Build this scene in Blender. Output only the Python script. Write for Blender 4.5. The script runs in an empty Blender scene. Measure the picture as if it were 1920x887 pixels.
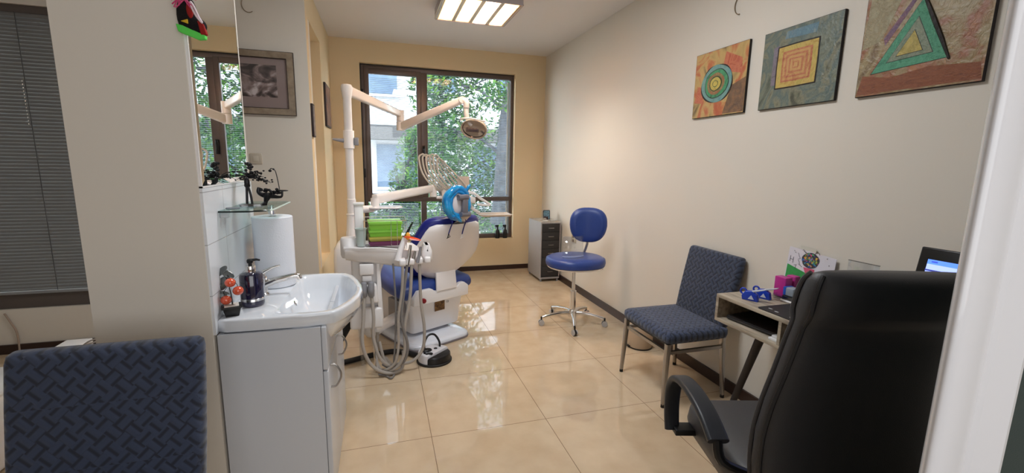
import bpy, bmesh, math, random
from mathutils import Vector, Matrix
random.seed(7)
PI = math.pi
SC = bpy.context.scene
COL = SC.collection
# ---------------------------------------------------------------- camera
CAM_H = 1.45
FPX = 818.9
YAW, PIT, ROL = 0.29323, 0.16472, -0.01823
_cy, _sy = math.cos(YAW), math.sin(YAW)
_f = Vector((_sy, _cy, 0)); _r = Vector((_cy, -_sy, 0)); _u = Vector((0, 0, 1))
_f2 = _f*math.cos(PIT) - _u*math.sin(PIT); _u2 = _u*math.cos(PIT) + _f*math.sin(PIT)
_r3 = _r*math.cos(ROL) - _u2*math.sin(ROL); _u3 = _u2*math.cos(ROL) + _r*math.sin(ROL)
CAMP = Vector((0, 0, CAM_H))
cd = bpy.data.cameras.new('camera'); cam = bpy.data.objects.new('camera', cd); COL.objects.link(cam)
cd.sensor_width = 36; cd.lens = FPX/1920*36; cd.clip_start = 0.02; cd.clip_end = 200
cam.matrix_world = Matrix(((_r3.x, _u3.x, -_f2.x, 0), (_r3.y, _u3.y, -_f2.y, 0), (_r3.z, _u3.z, -_f2.z, CAM_H), (0, 0, 0, 1)))
SC.camera = cam

def pt(x, y, X=None, Y=None, Z=None):
    """point of the room seen at photo pixel x,y lying on the given plane"""
    d = _r3*((x-960)/FPX) - _u3*((y-443.5)/FPX) + _f2
    if X is not None: t = X/d.x
    elif Y is not None: t = Y/d.y
    else: t = (Z-CAM_H)/d.z
    return CAMP + d*t
# ---------------------------------------------------------------- light and exposure
vs = SC.view_settings
vs.view_transform = 'Standard'; vs.look = 'None'; vs.gamma = 1.0; vs.use_curve_mapping = False
vs.exposure = 0.66
W = bpy.data.worlds.new('sky'); SC.world = W; W.use_nodes = True
wn = W.node_tree.nodes; wl = W.node_tree.links
bg = wn['Background']; bg.inputs[0].default_value = (0.86, 0.93, 1.0, 1); bg.inputs[1].default_value = 5.2

def area(name, loc, rot, sx, sy, power, color, spread=PI):
    l = bpy.data.lights.new(name, 'AREA'); l.shape = 'RECTANGLE'; l.size = sx; l.size_y = sy
    l.energy = power; l.color = color; l.spread = spread
    o = bpy.data.objects.new(name, l); o.location = loc; o.rotation_euler = rot; COL.objects.link(o)
    return o
# the sky lights the room through the end window; an added area light stands in for assumed daylight from behind the camera
area('assumed_rear_fill', (0.6, -1.95, 1.6), (PI/2, 0, 0), 2.6, 1.7, 24, (0.93, 0.96, 1.0))  # unseen fill added before the solid rear wall; no rear window modelled
area('added_overhead_fill', (0.60, 2.2, 2.84), (0, 0, 0), 0.6, 0.6, 22, (0.94, 0.97, 1.0))  # unseen fill added to brighten chair backs and right wall; no fixture modelled
# ---------------------------------------------------------------- materials
def lin(c):
    c = c/255.0
    return c/12.92 if c <= 0.04045 else ((c+0.055)/1.055)**2.4
def rgb(r, g, b): return (lin(r), lin(g), lin(b), 1.0)
MATS = {}
def mat(name, col, rough=0.5, metal=0.0, bump=None, var=None, coat=0.0, spec=0.5, trans=0.0, emis=None, alpha=None, sub=0.0, ior=1.45, nscale=None):
    if name in MATS: return MATS[name]
    m = bpy.data.materials.new(name); m.use_nodes = True; nt = m.node_tree; N = nt.nodes; L = nt.links
    b = N['Principled BSDF']; c = rgb(*col)
    b.inputs['Base Color'].default_value = c; b.inputs['Roughness'].default_value = rough
    b.inputs['Metallic'].default_value = metal; b.inputs['Coat Weight'].default_value = coat
    b.inputs['Specular IOR Level'].default_value = spec; b.inputs['Transmission Weight'].default_value = trans
    b.inputs['IOR'].default_value = ior
    if sub: b.inputs['Subsurface Weight'].default_value = sub; b.inputs['Subsurface Radius'].default_value = (0.01, 0.01, 0.01)
    if alpha is not None: b.inputs['Alpha'].default_value = alpha
    if emis: b.inputs['Emission Color'].default_value = rgb(*emis[0]); b.inputs['Emission Strength'].default_value = emis[1]
    tc = N.new('ShaderNodeTexCoord')
    if var:
        c2, sc = var
        n = N.new('ShaderNodeTexNoise'); n.inputs['Scale'].default_value = sc; n.inputs['Detail'].default_value = 5
        L.new(tc.outputs['Object'], n.inputs['Vector'])
        r = N.new('ShaderNodeValToRGB'); r.color_ramp.elements[0].position = .35; r.color_ramp.elements[1].position = .65
        r.color_ramp.elements[0].color = c; r.color_ramp.elements[1].color = rgb(*c2)
        L.new(n.outputs['Fac'], r.inputs['Fac']); L.new(r.outputs['Color'], b.inputs['Base Color'])
    if bump:
        sc, st = bump
        n = N.new('ShaderNodeTexNoise'); n.inputs['Scale'].default_value = sc; n.inputs['Detail'].default_value = 3
        L.new(tc.outputs['Object'], n.inputs['Vector'])
        bp = N.new('ShaderNodeBump'); bp.inputs['Strength'].default_value = st; bp.inputs['Distance'].default_value = 0.002
        L.new(n.outputs['Fac'], bp.inputs['Height']); L.new(bp.outputs['Normal'], b.inputs['Normal'])
    MATS[name] = m
    return m
def multi_ramp(name, stops, scale, stretch=(1, 1, 1), rough=0.45, bump=0.6, detail=6, dist=0.8):
    """paint ground: noise through a many-stop colour ramp, with brush relief"""
    m = bpy.data.materials.new(name); m.use_nodes = True; nt = m.node_tree; N = nt.nodes; L = nt.links
    b = N['Principled BSDF']; b.inputs['Roughness'].default_value = rough
    tc = N.new('ShaderNodeTexCoord'); mp = N.new('ShaderNodeMapping'); mp.inputs['Scale'].default_value = stretch
    L.new(tc.outputs['Object'], mp.inputs['Vector'])
    n = N.new('ShaderNodeTexNoise'); n.inputs['Scale'].default_value = scale; n.inputs['Detail'].default_value = detail; n.inputs['Distortion'].default_value = dist
    L.new(mp.outputs['Vector'], n.inputs['Vector'])
    r = N.new('ShaderNodeValToRGB'); cr = r.color_ramp
    while len(cr.elements) < len(stops): cr.elements.new(0.5)
    for e, (p, c) in zip(cr.elements, stops): e.position = p; e.color = rgb(*c)
    L.new(n.outputs['Fac'], r.inputs['Fac']); L.new(r.outputs['Color'], b.inputs['Base Color'])
    n2 = N.new('ShaderNodeTexNoise'); n2.inputs['Scale'].default_value = scale*6; n2.inputs['Detail'].default_value = 8; n2.inputs['Distortion'].default_value = dist
    L.new(mp.outputs['Vector'], n2.inputs['Vector'])
    bp = N.new('ShaderNodeBump'); bp.inputs['Strength'].default_value = bump; bp.inputs['Distance'].default_value = 0.004
    L.new(n2.outputs['Fac'], bp.inputs['Height']); L.new(bp.outputs['Normal'], b.inputs['Normal'])
    return m
def weave(name, c1, c2, rot, cell=0.05):
    """basket weave cloth: bricks of two directions swapped by a checker"""
    m = bpy.data.materials.new(name); m.use_nodes = True; nt = m.node_tree; N = nt.nodes; L = nt.links
    b = N['Principled BSDF']; b.inputs['Roughness'].default_value = 0.9; b.inputs['Sheen Weight'].default_value = 0.25
    tc = N.new('ShaderNodeTexCoord'); mp = N.new('ShaderNodeMapping'); mp.inputs['Rotation'].default_value = rot
    L.new(tc.outputs['Object'], mp.inputs['Vector'])
    facs = []
    for a in (0.79, -0.79):
        m2 = N.new('ShaderNodeMapping'); m2.inputs['Rotation'].default_value = (0, 0, a); L.new(mp.outputs['Vector'], m2.inputs['Vector'])
        w = N.new('ShaderNodeTexWave'); w.inputs['Scale'].default_value = 0.314*2.6/cell/2; w.inputs['Distortion'].default_value = 0.6
        w.inputs['Detail'].default_value = 1
        L.new(m2.outputs['Vector'], w.inputs['Vector']); facs.append(w.outputs['Fac'])
    ch = N.new('ShaderNodeTexChecker'); ch.inputs['Scale'].default_value = 1/cell
    m3 = N.new('ShaderNodeMapping'); m3.inputs['Rotation'].default_value = (0, 0, 0.79); m3.inputs['Location'].default_value = (0.003, 0.004, cell*0.5)
    L.new(mp.outputs['Vector'], m3.inputs['Vector']); L.new(m3.outputs['Vector'], ch.inputs['Vector'])
    sep = N.new('ShaderNodeMix'); sep.data_type = 'FLOAT'
    L.new(ch.outputs['Fac'], sep.inputs[0]); L.new(facs[0], sep.inputs[2]); L.new(facs[1], sep.inputs[3])
    r = N.new('ShaderNodeValToRGB'); r.color_ramp.elements[0].color = rgb(*c1); r.color_ramp.elements[1].color = rgb(*c2)
    r.color_ramp.elements[0].position = 0.05; r.color_ramp.elements[1].position = 0.45
    L.new(sep.outputs[0], r.inputs['Fac']); L.new(r.outputs['Color'], b.inputs['Base Color'])
    bp = N.new('ShaderNodeBump'); bp.inputs['Strength'].default_value = 0.55; bp.inputs['Distance'].default_value = 0.004
    L.new(sep.outputs[0], bp.inputs['Height']); L.new(bp.outputs['Normal'], b.inputs['Normal'])
    return m
def glassmat(name, tint=(1, 1, 1), refl=0.08, rough=0.0):
    m = bpy.data.materials.new(name); m.use_nodes = True; nt = m.node_tree; N = nt.nodes; L = nt.links
    N.remove(N['Principled BSDF'])
    t = N.new('ShaderNodeBsdfTransparent'); t.inputs[0].default_value = (*tint, 1)
    g = N.new('ShaderNodeBsdfGlossy'); g.inputs['Roughness'].default_value = rough
    mx = N.new('ShaderNodeMixShader'); mx.inputs[0].default_value = refl
    L.new(t.outputs[0], mx.inputs[1]); L.new(g.outputs[0], mx.inputs[2]); L.new(mx.outputs[0], N['Material Output'].inputs['Surface'])
    return m
WALL = mat('cream_wall_paint', (224, 217, 206), 0.7, bump=(60, .08))
WALLY = mat('peach_wall_paint', (230, 208, 170), 0.7, bump=(60, .08))
CEIL = mat('ceiling_paint', (232, 228, 226), 0.8)
DARKBB = mat('dark_brown_baseboard', (54, 36, 30), 0.35)
FRAMEM = mat('brown_window_metal', (100, 88, 84), 0.35, metal=0.3, spec=0.5)
FRAMED = mat('dark_window_seal', (30, 25, 24), 0.5)
WHITEP = mat('white_plastic', (242, 239, 239), 0.28, coat=0.3)
WHITEA = mat('warm_white_enamel', (240, 228, 220), 0.35, coat=0.2)
WHITEC = mat('white_ceramic', (226, 230, 236), 0.08, coat=1.0)
LACQ = mat('white_lacquer', (205, 208, 214), 0.3, coat=0.2)
CHROME = mat('chrome', (225, 222, 220), 0.12, metal=1.0)
STEEL = mat('brushed_steel', (170, 165, 160), 0.3, metal=1.0)
BLACK = mat('black_plastic', (20, 20, 22), 0.4)
BLACKI = mat('black_iron', (14, 12, 16), 0.35, metal=0.3)
RUBBER = mat('black_rubber', (26, 24, 24), 0.6)
LEATHER = mat('black_leather', (52, 52, 56), 0.5, bump=(400, .25), spec=0.8)
ARMPU = mat('black_armrest', (34, 37, 44), 0.42)
BLUE = mat('blue_vinyl', (46, 70, 140), 0.34, spec=0.6)
DBLUE = mat('deep_blue_vinyl', (18, 28, 118), 0.34, spec=0.6)
GREYP = mat('grey_plastic', (140, 140, 145), 0.4)
HOSE = mat('grey_hose', (172, 164, 156), 0.45)
HOSED = mat('dark_grey_hose', (128, 124, 122), 0.45)
PAPER = mat('white_tissue_paper', (228, 230, 236), 0.9, bump=(150, .4))
MIRROR = mat('mirror_silver', (245, 248, 246), 0.0, metal=1.0)
FABRIC_B = weave('blue_weave_back', (32, 37, 51), (53, 62, 84), (PI/2, 0, 0), 0.036)
FABRIC_S = weave('blue_weave_seat', (38, 44, 60), (64, 75, 102), (0, 0, 0), 0.036)
WOOD = multi_ramp('grey_oak', [(0.3, (136, 124, 110)), (0.5, (170, 158, 140)), (0.7, (188, 176, 158))], 6, (8, 1, 8), 0.5, 0.1, 4, 0.2)
GLASS = glassmat('window_glass', (0.97, 1.0, 0.99), 0.05)
SHELFG = glassmat('shelf_glass', (0.80, 0.9, 0.88), 0.22)
ACRY = glassmat('clear_acrylic', (0.9, 0.92, 0.94), 0.12, 0.05)

def floor_material():
    m = bpy.data.materials.new('polished_beige_tile'); m.use_nodes = True; nt = m.node_tree; N = nt.nodes; L = nt.links
    b = N['Principled BSDF']; b.inputs['Roughness'].default_value = 0.03; b.inputs['Specular IOR Level'].default_value = 0.7
    tc = N.new('ShaderNodeTexCoord')
    n = N.new('ShaderNodeTexNoise'); n.inputs['Scale'].default_value = 7; n.inputs['Detail'].default_value = 6; L.new(tc.outputs['Object'], n.inputs['Vector'])
    r = N.new('ShaderNodeValToRGB'); r.color_ramp.elements[0].color = rgb(202, 178, 148); r.color_ramp.elements[1].color = rgb(214, 193, 164)
    r.color_ramp.elements[0].position = .3; r.color_ramp.elements[1].position = .7
    L.new(n.outputs['Fac'], r.inputs['Fac'])
    sep = N.new('ShaderNodeSeparateXYZ'); L.new(tc.outputs['Object'], sep.inputs[0])
    outs = []
    for ax, off in (('X', 0.2225), ('Y', 2.158)):
        a = N.new('ShaderNodeMath'); a.operation = 'SUBTRACT'; a.inputs[1].default_value = off; L.new(sep.outputs[ax], a.inputs[0])
        p = N.new('ShaderNodeMath'); p.operation = 'PINGPONG'; p.inputs[1].default_value = 0.3265; L.new(a.outputs[0], p.inputs[0])
        c = N.new('ShaderNodeMath'); c.operation = 'LESS_THAN'; c.inputs[1].default_value = 0.0016; L.new(p.outputs[0], c.inputs[0]); outs.append(c)
    mx = N.new('ShaderNodeMath'); mx.operation = 'MAXIMUM'; L.new(outs[0].outputs[0], mx.inputs[0]); L.new(outs[1].outputs[0], mx.inputs[1])
    mc = N.new('ShaderNodeMix'); mc.data_type = 'RGBA'; L.new(mx.outputs[0], mc.inputs[0]); L.new(r.outputs[0], mc.inputs[6]); mc.inputs[7].default_value = rgb(128, 104, 80)
    L.new(mc.outputs[2], b.inputs['Base Color'])
    n2 = N.new('ShaderNodeTexNoise'); n2.inputs['Scale'].default_value = 5; n2.inputs['Detail'].default_value = 1; L.new(tc.outputs['Object'], n2.inputs['Vector'])
    bp = N.new('ShaderNodeBump'); bp.inputs['Strength'].default_value = 0.05; bp.inputs['Distance'].default_value = 0.01
    L.new(n2.outputs['Fac'], bp.inputs['Height']); L.new(bp.outputs['Normal'], b.inputs['Normal'])
    return m
def tile_material():
    m = bpy.data.materials.new('white_wall_tile'); m.use_nodes = True; nt = m.node_tree; N = nt.nodes; L = nt.links
    b = N['Principled BSDF']; b.inputs['Roughness'].default_value = 0.15
    tc = N.new('ShaderNodeTexCoord'); mp = N.new('ShaderNodeMapping'); mp.inputs['Rotation'].default_value = (0, -PI/2, 0)
    sep = N.new('ShaderNodeSeparateXYZ'); L.new(tc.outputs['Object'], sep.inputs[0]); cb = N.new('ShaderNodeCombineXYZ')
    L.new(sep.outputs['Y'], cb.inputs['X']); L.new(sep.outputs['Z'], cb.inputs['Y'])
    k = N.new('ShaderNodeTexBrick'); k.inputs['Scale'].default_value = 1.0; k.offset = 0.0
    k.inputs['Brick Width'].default_value = 0.4; k.inputs['Row Height'].default_value = 0.19
    k.inputs['Mortar Size'].default_value = 0.0016; k.inputs['Color1'].default_value = rgb(226, 228, 232); k.inputs['Color2'].default_value = rgb(226, 228, 232)
    k.inputs['Mortar'].default_value = rgb(176, 176, 178)
    L.new(cb.outputs[0], k.inputs['Vector']); L.new(k.outputs['Color'], b.inputs['Base Color'])
    return m
# ---------------------------------------------------------------- mesh helpers
def rotz(a): return Matrix.Rotation(a, 4, 'Z')
class MB:
    def __init__(s): s.bm = bmesh.new()
    def faces_from(s, vs_, fs, mi=0, smooth=True):
        bv = [s.bm.verts.new(v) for v in vs_]
        for f in fs:
            try:
                fc = s.bm.faces.new([bv[i] for i in f]); fc.material_index = mi; fc.smooth = smooth
            except ValueError: pass
        return s
    def box(s, lo, hi, mi=0, M=None, taper=None, bev=0.0):
        x0, y0, z0 = lo; x1, y1, z1 = hi
        v = [Vector(p) for p in ((x0,y0,z0),(x1,y0,z0),(x1,y1,z0),(x0,y1,z0),(x0,y0,z1),(x1,y0,z1),(x1,y1,z1),(x0,y1,z1))]
        if taper:
            cx, cy = (x0+x1)/2, (y0+y1)/2
            for i in range(4, 8): v[i].x = cx+(v[i].x-cx)*taper; v[i].y = cy+(v[i].y-cy)*taper
        if M is not None: v = [M @ p for p in v]
        b2 = bmesh.new(); bv = [b2.verts.new(p) for p in v]
        for f in ((0,3,2,1),(4,5,6,7),(0,1,5,4),(1,2,6,5),(2,3,7,6),(3,0,4,7)): b2.faces.new([bv[i] for i in f])
        if bev > 0: bmesh.ops.bevel(b2, geom=list(b2.edges), offset=bev, segments=3, profile=0.5, affect='EDGES')
        s.merge(b2, mi); return s
    def merge(s, b2, mi=0):
        b2.verts.index_update(); b2.verts.ensure_lookup_table()
        mp = [s.bm.verts.new(v.co) for v in b2.verts]
        for f in b2.faces:
            try:
                nf = s.bm.faces.new([mp[v.index] for v in f.verts]); nf.material_index = mi; nf.smooth = True
            except ValueError: pass
        b2.free()
    def tube(s, pts, r, n=10, mi=0, closed=False, caps=True, smooth=0):
        P = [Vector(p) for p in pts]
        R = list(r) if isinstance(r, (list, tuple)) else [r]*len(P)
        if smooth:
            Q = []; QR = []; m = len(P); rng = range(m if closed else m-1)
            for i in rng:
                p0 = P[(i-1) % m] if (closed or i > 0) else P[i]; p1 = P[i]; p2 = P[(i+1) % m]; p3 = P[(i+2) % m] if (closed or i+2 < m) else p2
                for k in range(smooth):
                    t = k/smooth; t2 = t*t; t3 = t2*t
                    Q.append(0.5*((2*p1)+(p2-p0)*t+(2*p0-5*p1+4*p2-p3)*t2+(3*p1-p0-3*p2+p3)*t3)); QR.append(R[i]*(1-t)+R[(i+1) % m]*t)
            if not closed: Q.append(P[-1]); QR.append(R[-1])
            P, R = Q, QR
        m = len(P); rings = []; nrm = None
        for i in range(m):
            a = P[(i-1) % m] if (closed or i > 0) else P[i]; b = P[(i+1) % m] if (closed or i < m-1) else P[i]
            t = (b-a)
            if t.length < 1e-9: t = Vector((0, 0, 1))
            t.normalize()
            if nrm is None:
                nrm = t.orthogonal().normalized()
            else:
                nrm = nrm - t*nrm.dot(t)
                nrm = nrm.normalized() if nrm.length > 1e-6 else t.orthogonal().normalized()
            bn = t.cross(nrm)
            rings.append([s.bm.verts.new(P[i]+(nrm*math.cos(2*PI*k/n)+bn*math.sin(2*PI*k/n))*R[i]) for k in range(n)])
        for i in range(m if closed else m-1):
            A = rings[i]; B = rings[(i+1) % m]
            for k in range(n):
                f = s.bm.faces.new((A[k], A[(k+1) % n], B[(k+1) % n], B[k])); f.smooth = True; f.material_index = mi
        if caps and not closed:
            for rr in (list(reversed(rings[0])), rings[-1]):
                f = s.bm.faces.new(rr); f.material_index = mi
        return s
    def cyl(s, p0, p1, r0, r1=None, n=24, mi=0): return s.tube([p0, p1], [r0, r0 if r1 is None else r1], n, mi)
    def lathe(s, prof, c=(0, 0, 0), n=32, mi=0, M=None, sx=1, sy=1):
        c = Vector(c); rings = []
        for (r, z) in prof:
            ring = []
            for k in range(n):
                a = 2*PI*k/n; p = Vector((r*math.cos(a)*sx, r*math.sin(a)*sy, z))
                if M is not None: p = M @ p
                ring.append(s.bm.verts.new(c+p))
            rings.append(ring)
        for A, B in zip(rings, rings[1:]):
            for k in range(n):
                f = s.bm.faces.new((A[k], A[(k+1) % n], B[(k+1) % n], B[k])); f.smooth = True; f.material_index = mi
        if prof[0][0] > 1e-6: f = s.bm.faces.new(list(reversed(rings[0]))); f.material_index = mi
        if prof[-1][0] > 1e-6: f = s.bm.faces.new(rings[-1]); f.material_index = mi
        return s
    def ell(s, c, rad, M=None, mi=0, n=20, m=12, p=1.0):
        prof = []
        for i in range(m+1):
            a = -PI/2+PI*i/m; prof.append((max(1e-7, math.cos(a)), math.sin(a)))
        S = Matrix.Diagonal((rad[0], rad[1], rad[2], 1)); MM = (M if M is not None else Matrix.Identity(4)) @ S
        return s.lathe(prof, c, n, mi, MM)
    def prism(s, poly, ext, mi=0, bev=0.0):
        b2 = bmesh.new(); ext = Vector(ext); P = [Vector(p) for p in poly]
        A = [b2.verts.new(p) for p in P]; B = [b2.verts.new(p+ext) for p in P]; n = len(P)
        b2.faces.new(list(reversed(A))); b2.faces.new(B)
        for i in range(n): b2.faces.new((A[i], A[(i+1) % n], B[(i+1) % n], B[i]))
        if bev > 0:
            bmesh.ops.recalc_face_normals(b2, faces=b2.faces)
            bmesh.ops.bevel(b2, geom=list(b2.edges), offset=bev, segments=3, profile=0.5, affect='EDGES')
        s.merge(b2, mi); return s
    def loft(s, rings, mi=0, caps=True, closed=True):
        R = [[s.bm.verts.new(p) for p in r] for r in rings]
        for A, B in zip(R, R[1:]):
            n = len(A)
            for k in range(n if closed else n-1):
                f = s.bm.faces.new((A[k], A[(k+1) % n], B[(k+1) % n], B[k])); f.smooth = True; f.material_index = mi
        if caps:
            f = s.bm.faces.new(list(reversed(R[0]))); f.material_index = mi
            f = s.bm.faces.new(R[-1]); f.material_index = mi
        return s
    def build(s, name, m, parent=None, world=True, angle=35, loc=None):
        """one mesh object; world=True means the coordinates are the room's"""
        bm = s.bm
        bmesh.ops.recalc_face_normals(bm, faces=bm.faces)
        if parent is not None and world:
            bm.transform(parent_matrix(parent).inverted())
        if loc is not None: bm.transform(Matrix.Translation(-Vector(loc)))
        me = bpy.data.meshes.new(name); bm.to_mesh(me); bm.free()
        for x in (m if isinstance(m, (list, tuple)) else [m]): me.materials.append(x)
        try: me.set_sharp_from_angle(angle=math.radians(angle))
        except Exception: pass
        o = bpy.data.objects.new(name, me); COL.objects.link(o)
        if parent is not None: o.parent = parent
        if loc is not None: o.location = loc
        return o
def parent_matrix(p):
    M = Matrix.Identity(4)
    while p is not None:
        M = (Matrix.Translation(p.location) @ p.rotation_euler.to_matrix().to_4x4()) @ M
        p = p.parent
    return M
def thing(name, label, cat, loc=(0, 0, 0), rz=0, group=None):
    o = bpy.data.objects.new(name, None); COL.objects.link(o); o.empty_display_size = 0.1
    o.location = loc; o.rotation_euler = (0, 0, rz); o['label'] = label; o['category'] = cat
    if group: o['group'] = group
    return o
def tag(o, label, cat, group=None):
    o['label'] = label; o['category'] = cat
    if group: o['group'] = group
    return o
def struct(o): o['kind'] = 'structure'; return o
def dup(root, loc, rz=0, label=None):
    r = root.copy(); COL.objects.link(r); r.location = loc; r.rotation_euler = (0, 0, rz)
    if label: r['label'] = label
    def rec(a, b):
        for ch in list(a.children):
            c = ch.copy(); COL.objects.link(c); c.parent = b; rec(ch, c)
    rec(root, r)
    return r
def rect(c, ax, ay, w, h, r=0.0, n=5):
    """rounded rectangle outline around c in the plane of unit vectors ax, ay"""
    c = Vector(c); ax = Vector(ax); ay = Vector(ay); out = []
    for sx, sy, a0 in ((1, 1, 0), (-1, 1, PI/2), (-1, -1, PI), (1, -1, 1.5*PI)):
        if r <= 0: out.append(c+ax*sx*w/2+ay*sy*h/2); continue
        for k in range(n+1):
            a = a0+PI/2*k/n
            out.append(c+ax*(sx*(w/2-r)+r*math.cos(a))+ay*(sy*(h/2-r)+r*math.sin(a)))
    return out
# ================================================================ THE SETTING
XR, XL, YB, YM, ZC = 2.155, -0.525, 5.72, 3.97, 2.86
def S(name, boxes, m, kind=True, bev=0.0):
    b = MB()
    for lo, hi in boxes: b.box(lo, hi, bev=bev)
    o = b.build(name, m); struct(o); return o
fl = S('floor', [((-4.2, -2.1, -0.12), (2.45, 6.0, 0.0))], floor_material())
S('ceiling', [((-4.2, -2.1, ZC), (2.45, 6.0, ZC+0.12))], CEIL)
S('wall_right', [((XR, -2.1, 0), (XR+0.2, 6.0, ZC))], WALL)
WX0, WX1, WZ0, WZ1 = -0.198, 1.738, 0.435, 2.605
S('wall_back', [((-1.2, YB, 0), (WX0, 6.0, ZC)), ((WX1, YB, 0), (XR, 6.0, ZC)), ((WX0, YB, 0), (WX1, 6.0, WZ0)), ((WX0, YB, WZ1), (WX1, 6.0, ZC))], WALLY)
S('wall_left', [((-0.95, YM+0.002, 0), (XL, 4.09, ZC)), ((-0.95, 4.84, 0), (XL, YB, ZC)), ((-0.95, 4.09, 0), (XL, 4.84, 0.50)), ((-0.95, 4.09, 2.58), (XL, 4.84, ZC)), ((-1.1, 4.05, 0), (-0.95, 4.9, ZC))], WALLY)
# wall with the framed picture; it carries the blinded window of the side room
LX0, LX1, LZ0, LZ1 = -3.5, -1.85, 0.335, 2.45
S('wall_middle', [((LX1, YM, 0), (XL-0.001, YM+0.2, ZC)), ((-4.2, YM, 0), (LX0, YM+0.2, ZC)), ((LX0, YM, 0), (LX1, YM+0.2, LZ0)), ((LX0, YM, LZ1), (LX1, YM+0.2, ZC))], WALL)
S('wall_pier', [((-0.965, 1.79, 0), (-0.612, 2.42, ZC))], WALL)
S('wall_side', [((-4.4, -2.1, 0), (-4.2, 4.2, ZC))], WALL)
S('wall_rear', [((-4.2, -2.3, 0), (2.4, -2.1, ZC))], WALL)
S('baseboard_right', [((XR-0.014, -2.0, 0), (XR, YB, 0.075))], DARKBB)
S('baseboard_back', [((XL, YB-0.014, 0), (XR-0.014, YB, 0.062))], DARKBB)
S('baseboard_left', [((XL, YM, 0), (XL+0.014, YB-0.014, 0.065))], DARKBB)
S('baseboard_middle', [((-4.2, YM-0.014, 0), (XL, YM, 0.07))], DARKBB)
o = MB().box((-0.612, 1.795, 0.80), (-0.603, 2.415, 1.345)).build('trim_1', tile_material()); struct(o)
# ---------------- end window
win = struct(bpy.data.objects.new('window_1', None)); COL.objects.link(win); win.location = (0.77, 5.85, WZ0)
def WB(name, boxes, m, bev=0.004, par=win):
    b = MB()
    for lo, hi in boxes: b.box(lo, hi, bev=bev)
    return b.build(name, m, par)
Y0, Y1 = 5.795, 5.875
WB('window_frame', [((WX0, Y0, WZ0), (-0.150, Y1, WZ1)), ((1.695, Y0, WZ0), (WX1, Y1, WZ1)), ((-0.15, Y0, 2.545), (1.695, Y1, WZ1)), ((-0.15, Y0, WZ0), (1.695, Y1, 0.492)), ((-0.15, Y0, 0.945), (1.695, Y1, 1.0))], FRAMEM)
WB('mullion', [((0.505, Y0, 0.492), (0.575, Y1, 0.945)), ((0.500, Y0, 1.0), (0.60, Y1, 2.545))], FRAMEM)
# opening sash on the left upper pane, a little proud of the frame
WB('sash', [((-0.155, Y0-0.012, 0.985), (-0.098, Y0+0.04, 2.56)), ((0.466, Y0-0.012, 0.985), (0.525, Y0+0.04, 2.56)), ((-0.098, Y0-0.012, 2.495), (0.466, Y0+0.04, 2.56)), ((-0.098, Y0-0.012, 0.985), (0.466, Y0+0.04, 1.05))], FRAMEM, 0.006)
WB('seal', [((WX0, 5.79, WZ0), (WX0+0.012, 5.80, WZ1)), ((WX0, 5.79, WZ1-0.012), (WX1, 5.80, WZ1))], FRAMED, 0)
for z in (1.25, 2.2): WB('hinge', [((-0.192, Y0-0.02, z), (-0.165, Y0, z+0.11))], BLACK, 0.004)
h = WB('handle', [((0.53, Y0-0.03, 1.50), (0.565, Y0, 1.66))], BLACK, 0.008)
MB().tube([(0.547, Y0-0.03, 1.63), (0.547, Y0-0.055, 1.62), (0.55, Y0-0.055, 1.50)], 0.010, 8).build('lever', BLACK, h)
panes = [(-0.098, 0.466, 1.05, 2.495, 5.83), (0.60, 1.695, 1.0, 2.545, 5.845), (-0.15, 0.505, 0.492, 0.945, 5.845), (0.575, 1.695, 0.492, 0.945, 5.845)]
SLAT = mat('blind_slat', (140, 150, 158), 0.4, metal=0.2)
for (a, b_, c, d, y) in panes:
    MB().box((a, y, c), (b_, y+0.005, d)).build('pane', GLASS, win)
for i, (a, b_, c, d, y) in enumerate(panes):
    m = MB(); z = c+0.012; tilt = -0.10 if i in (0,) else 0.20
    yy = y+0.016
    while z < d-0.02:
        M = Matrix.Translation((0, yy+0.011, z)) @ Matrix.Rotation(tilt, 4, 'X')
        m.faces_from([M @ Vector(p) for p in ((a+0.01, -0.0105, 0), (b_-0.03, -0.0105, 0), (b_-0.03, 0, 0.0018), (a+0.01, 0, 0.0018), (b_-0.03, 0.0105, 0), (a+0.01, 0.0105, 0))], [(0, 1, 2, 3), (3, 2, 4, 5)])
        z += 0.0215
    bl = m.build('blind', SLAT, win)
    c2 = MB()
    for fx in (0.12, 0.88):
        x = a+(b_-a)*fx; c2.cyl((x, yy, c), (x, yy, d), 0.0011, n=6)
    c2.build('blind_cord', SLAT, bl)
MB().box((1.668, 5.86, 0.50), (1.69, 5.865, 0.94)).box((1.668, 5.862, 1.02), (1.69, 5.868, 2.52)).build('guide_rail', WHITEP, win)
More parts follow.
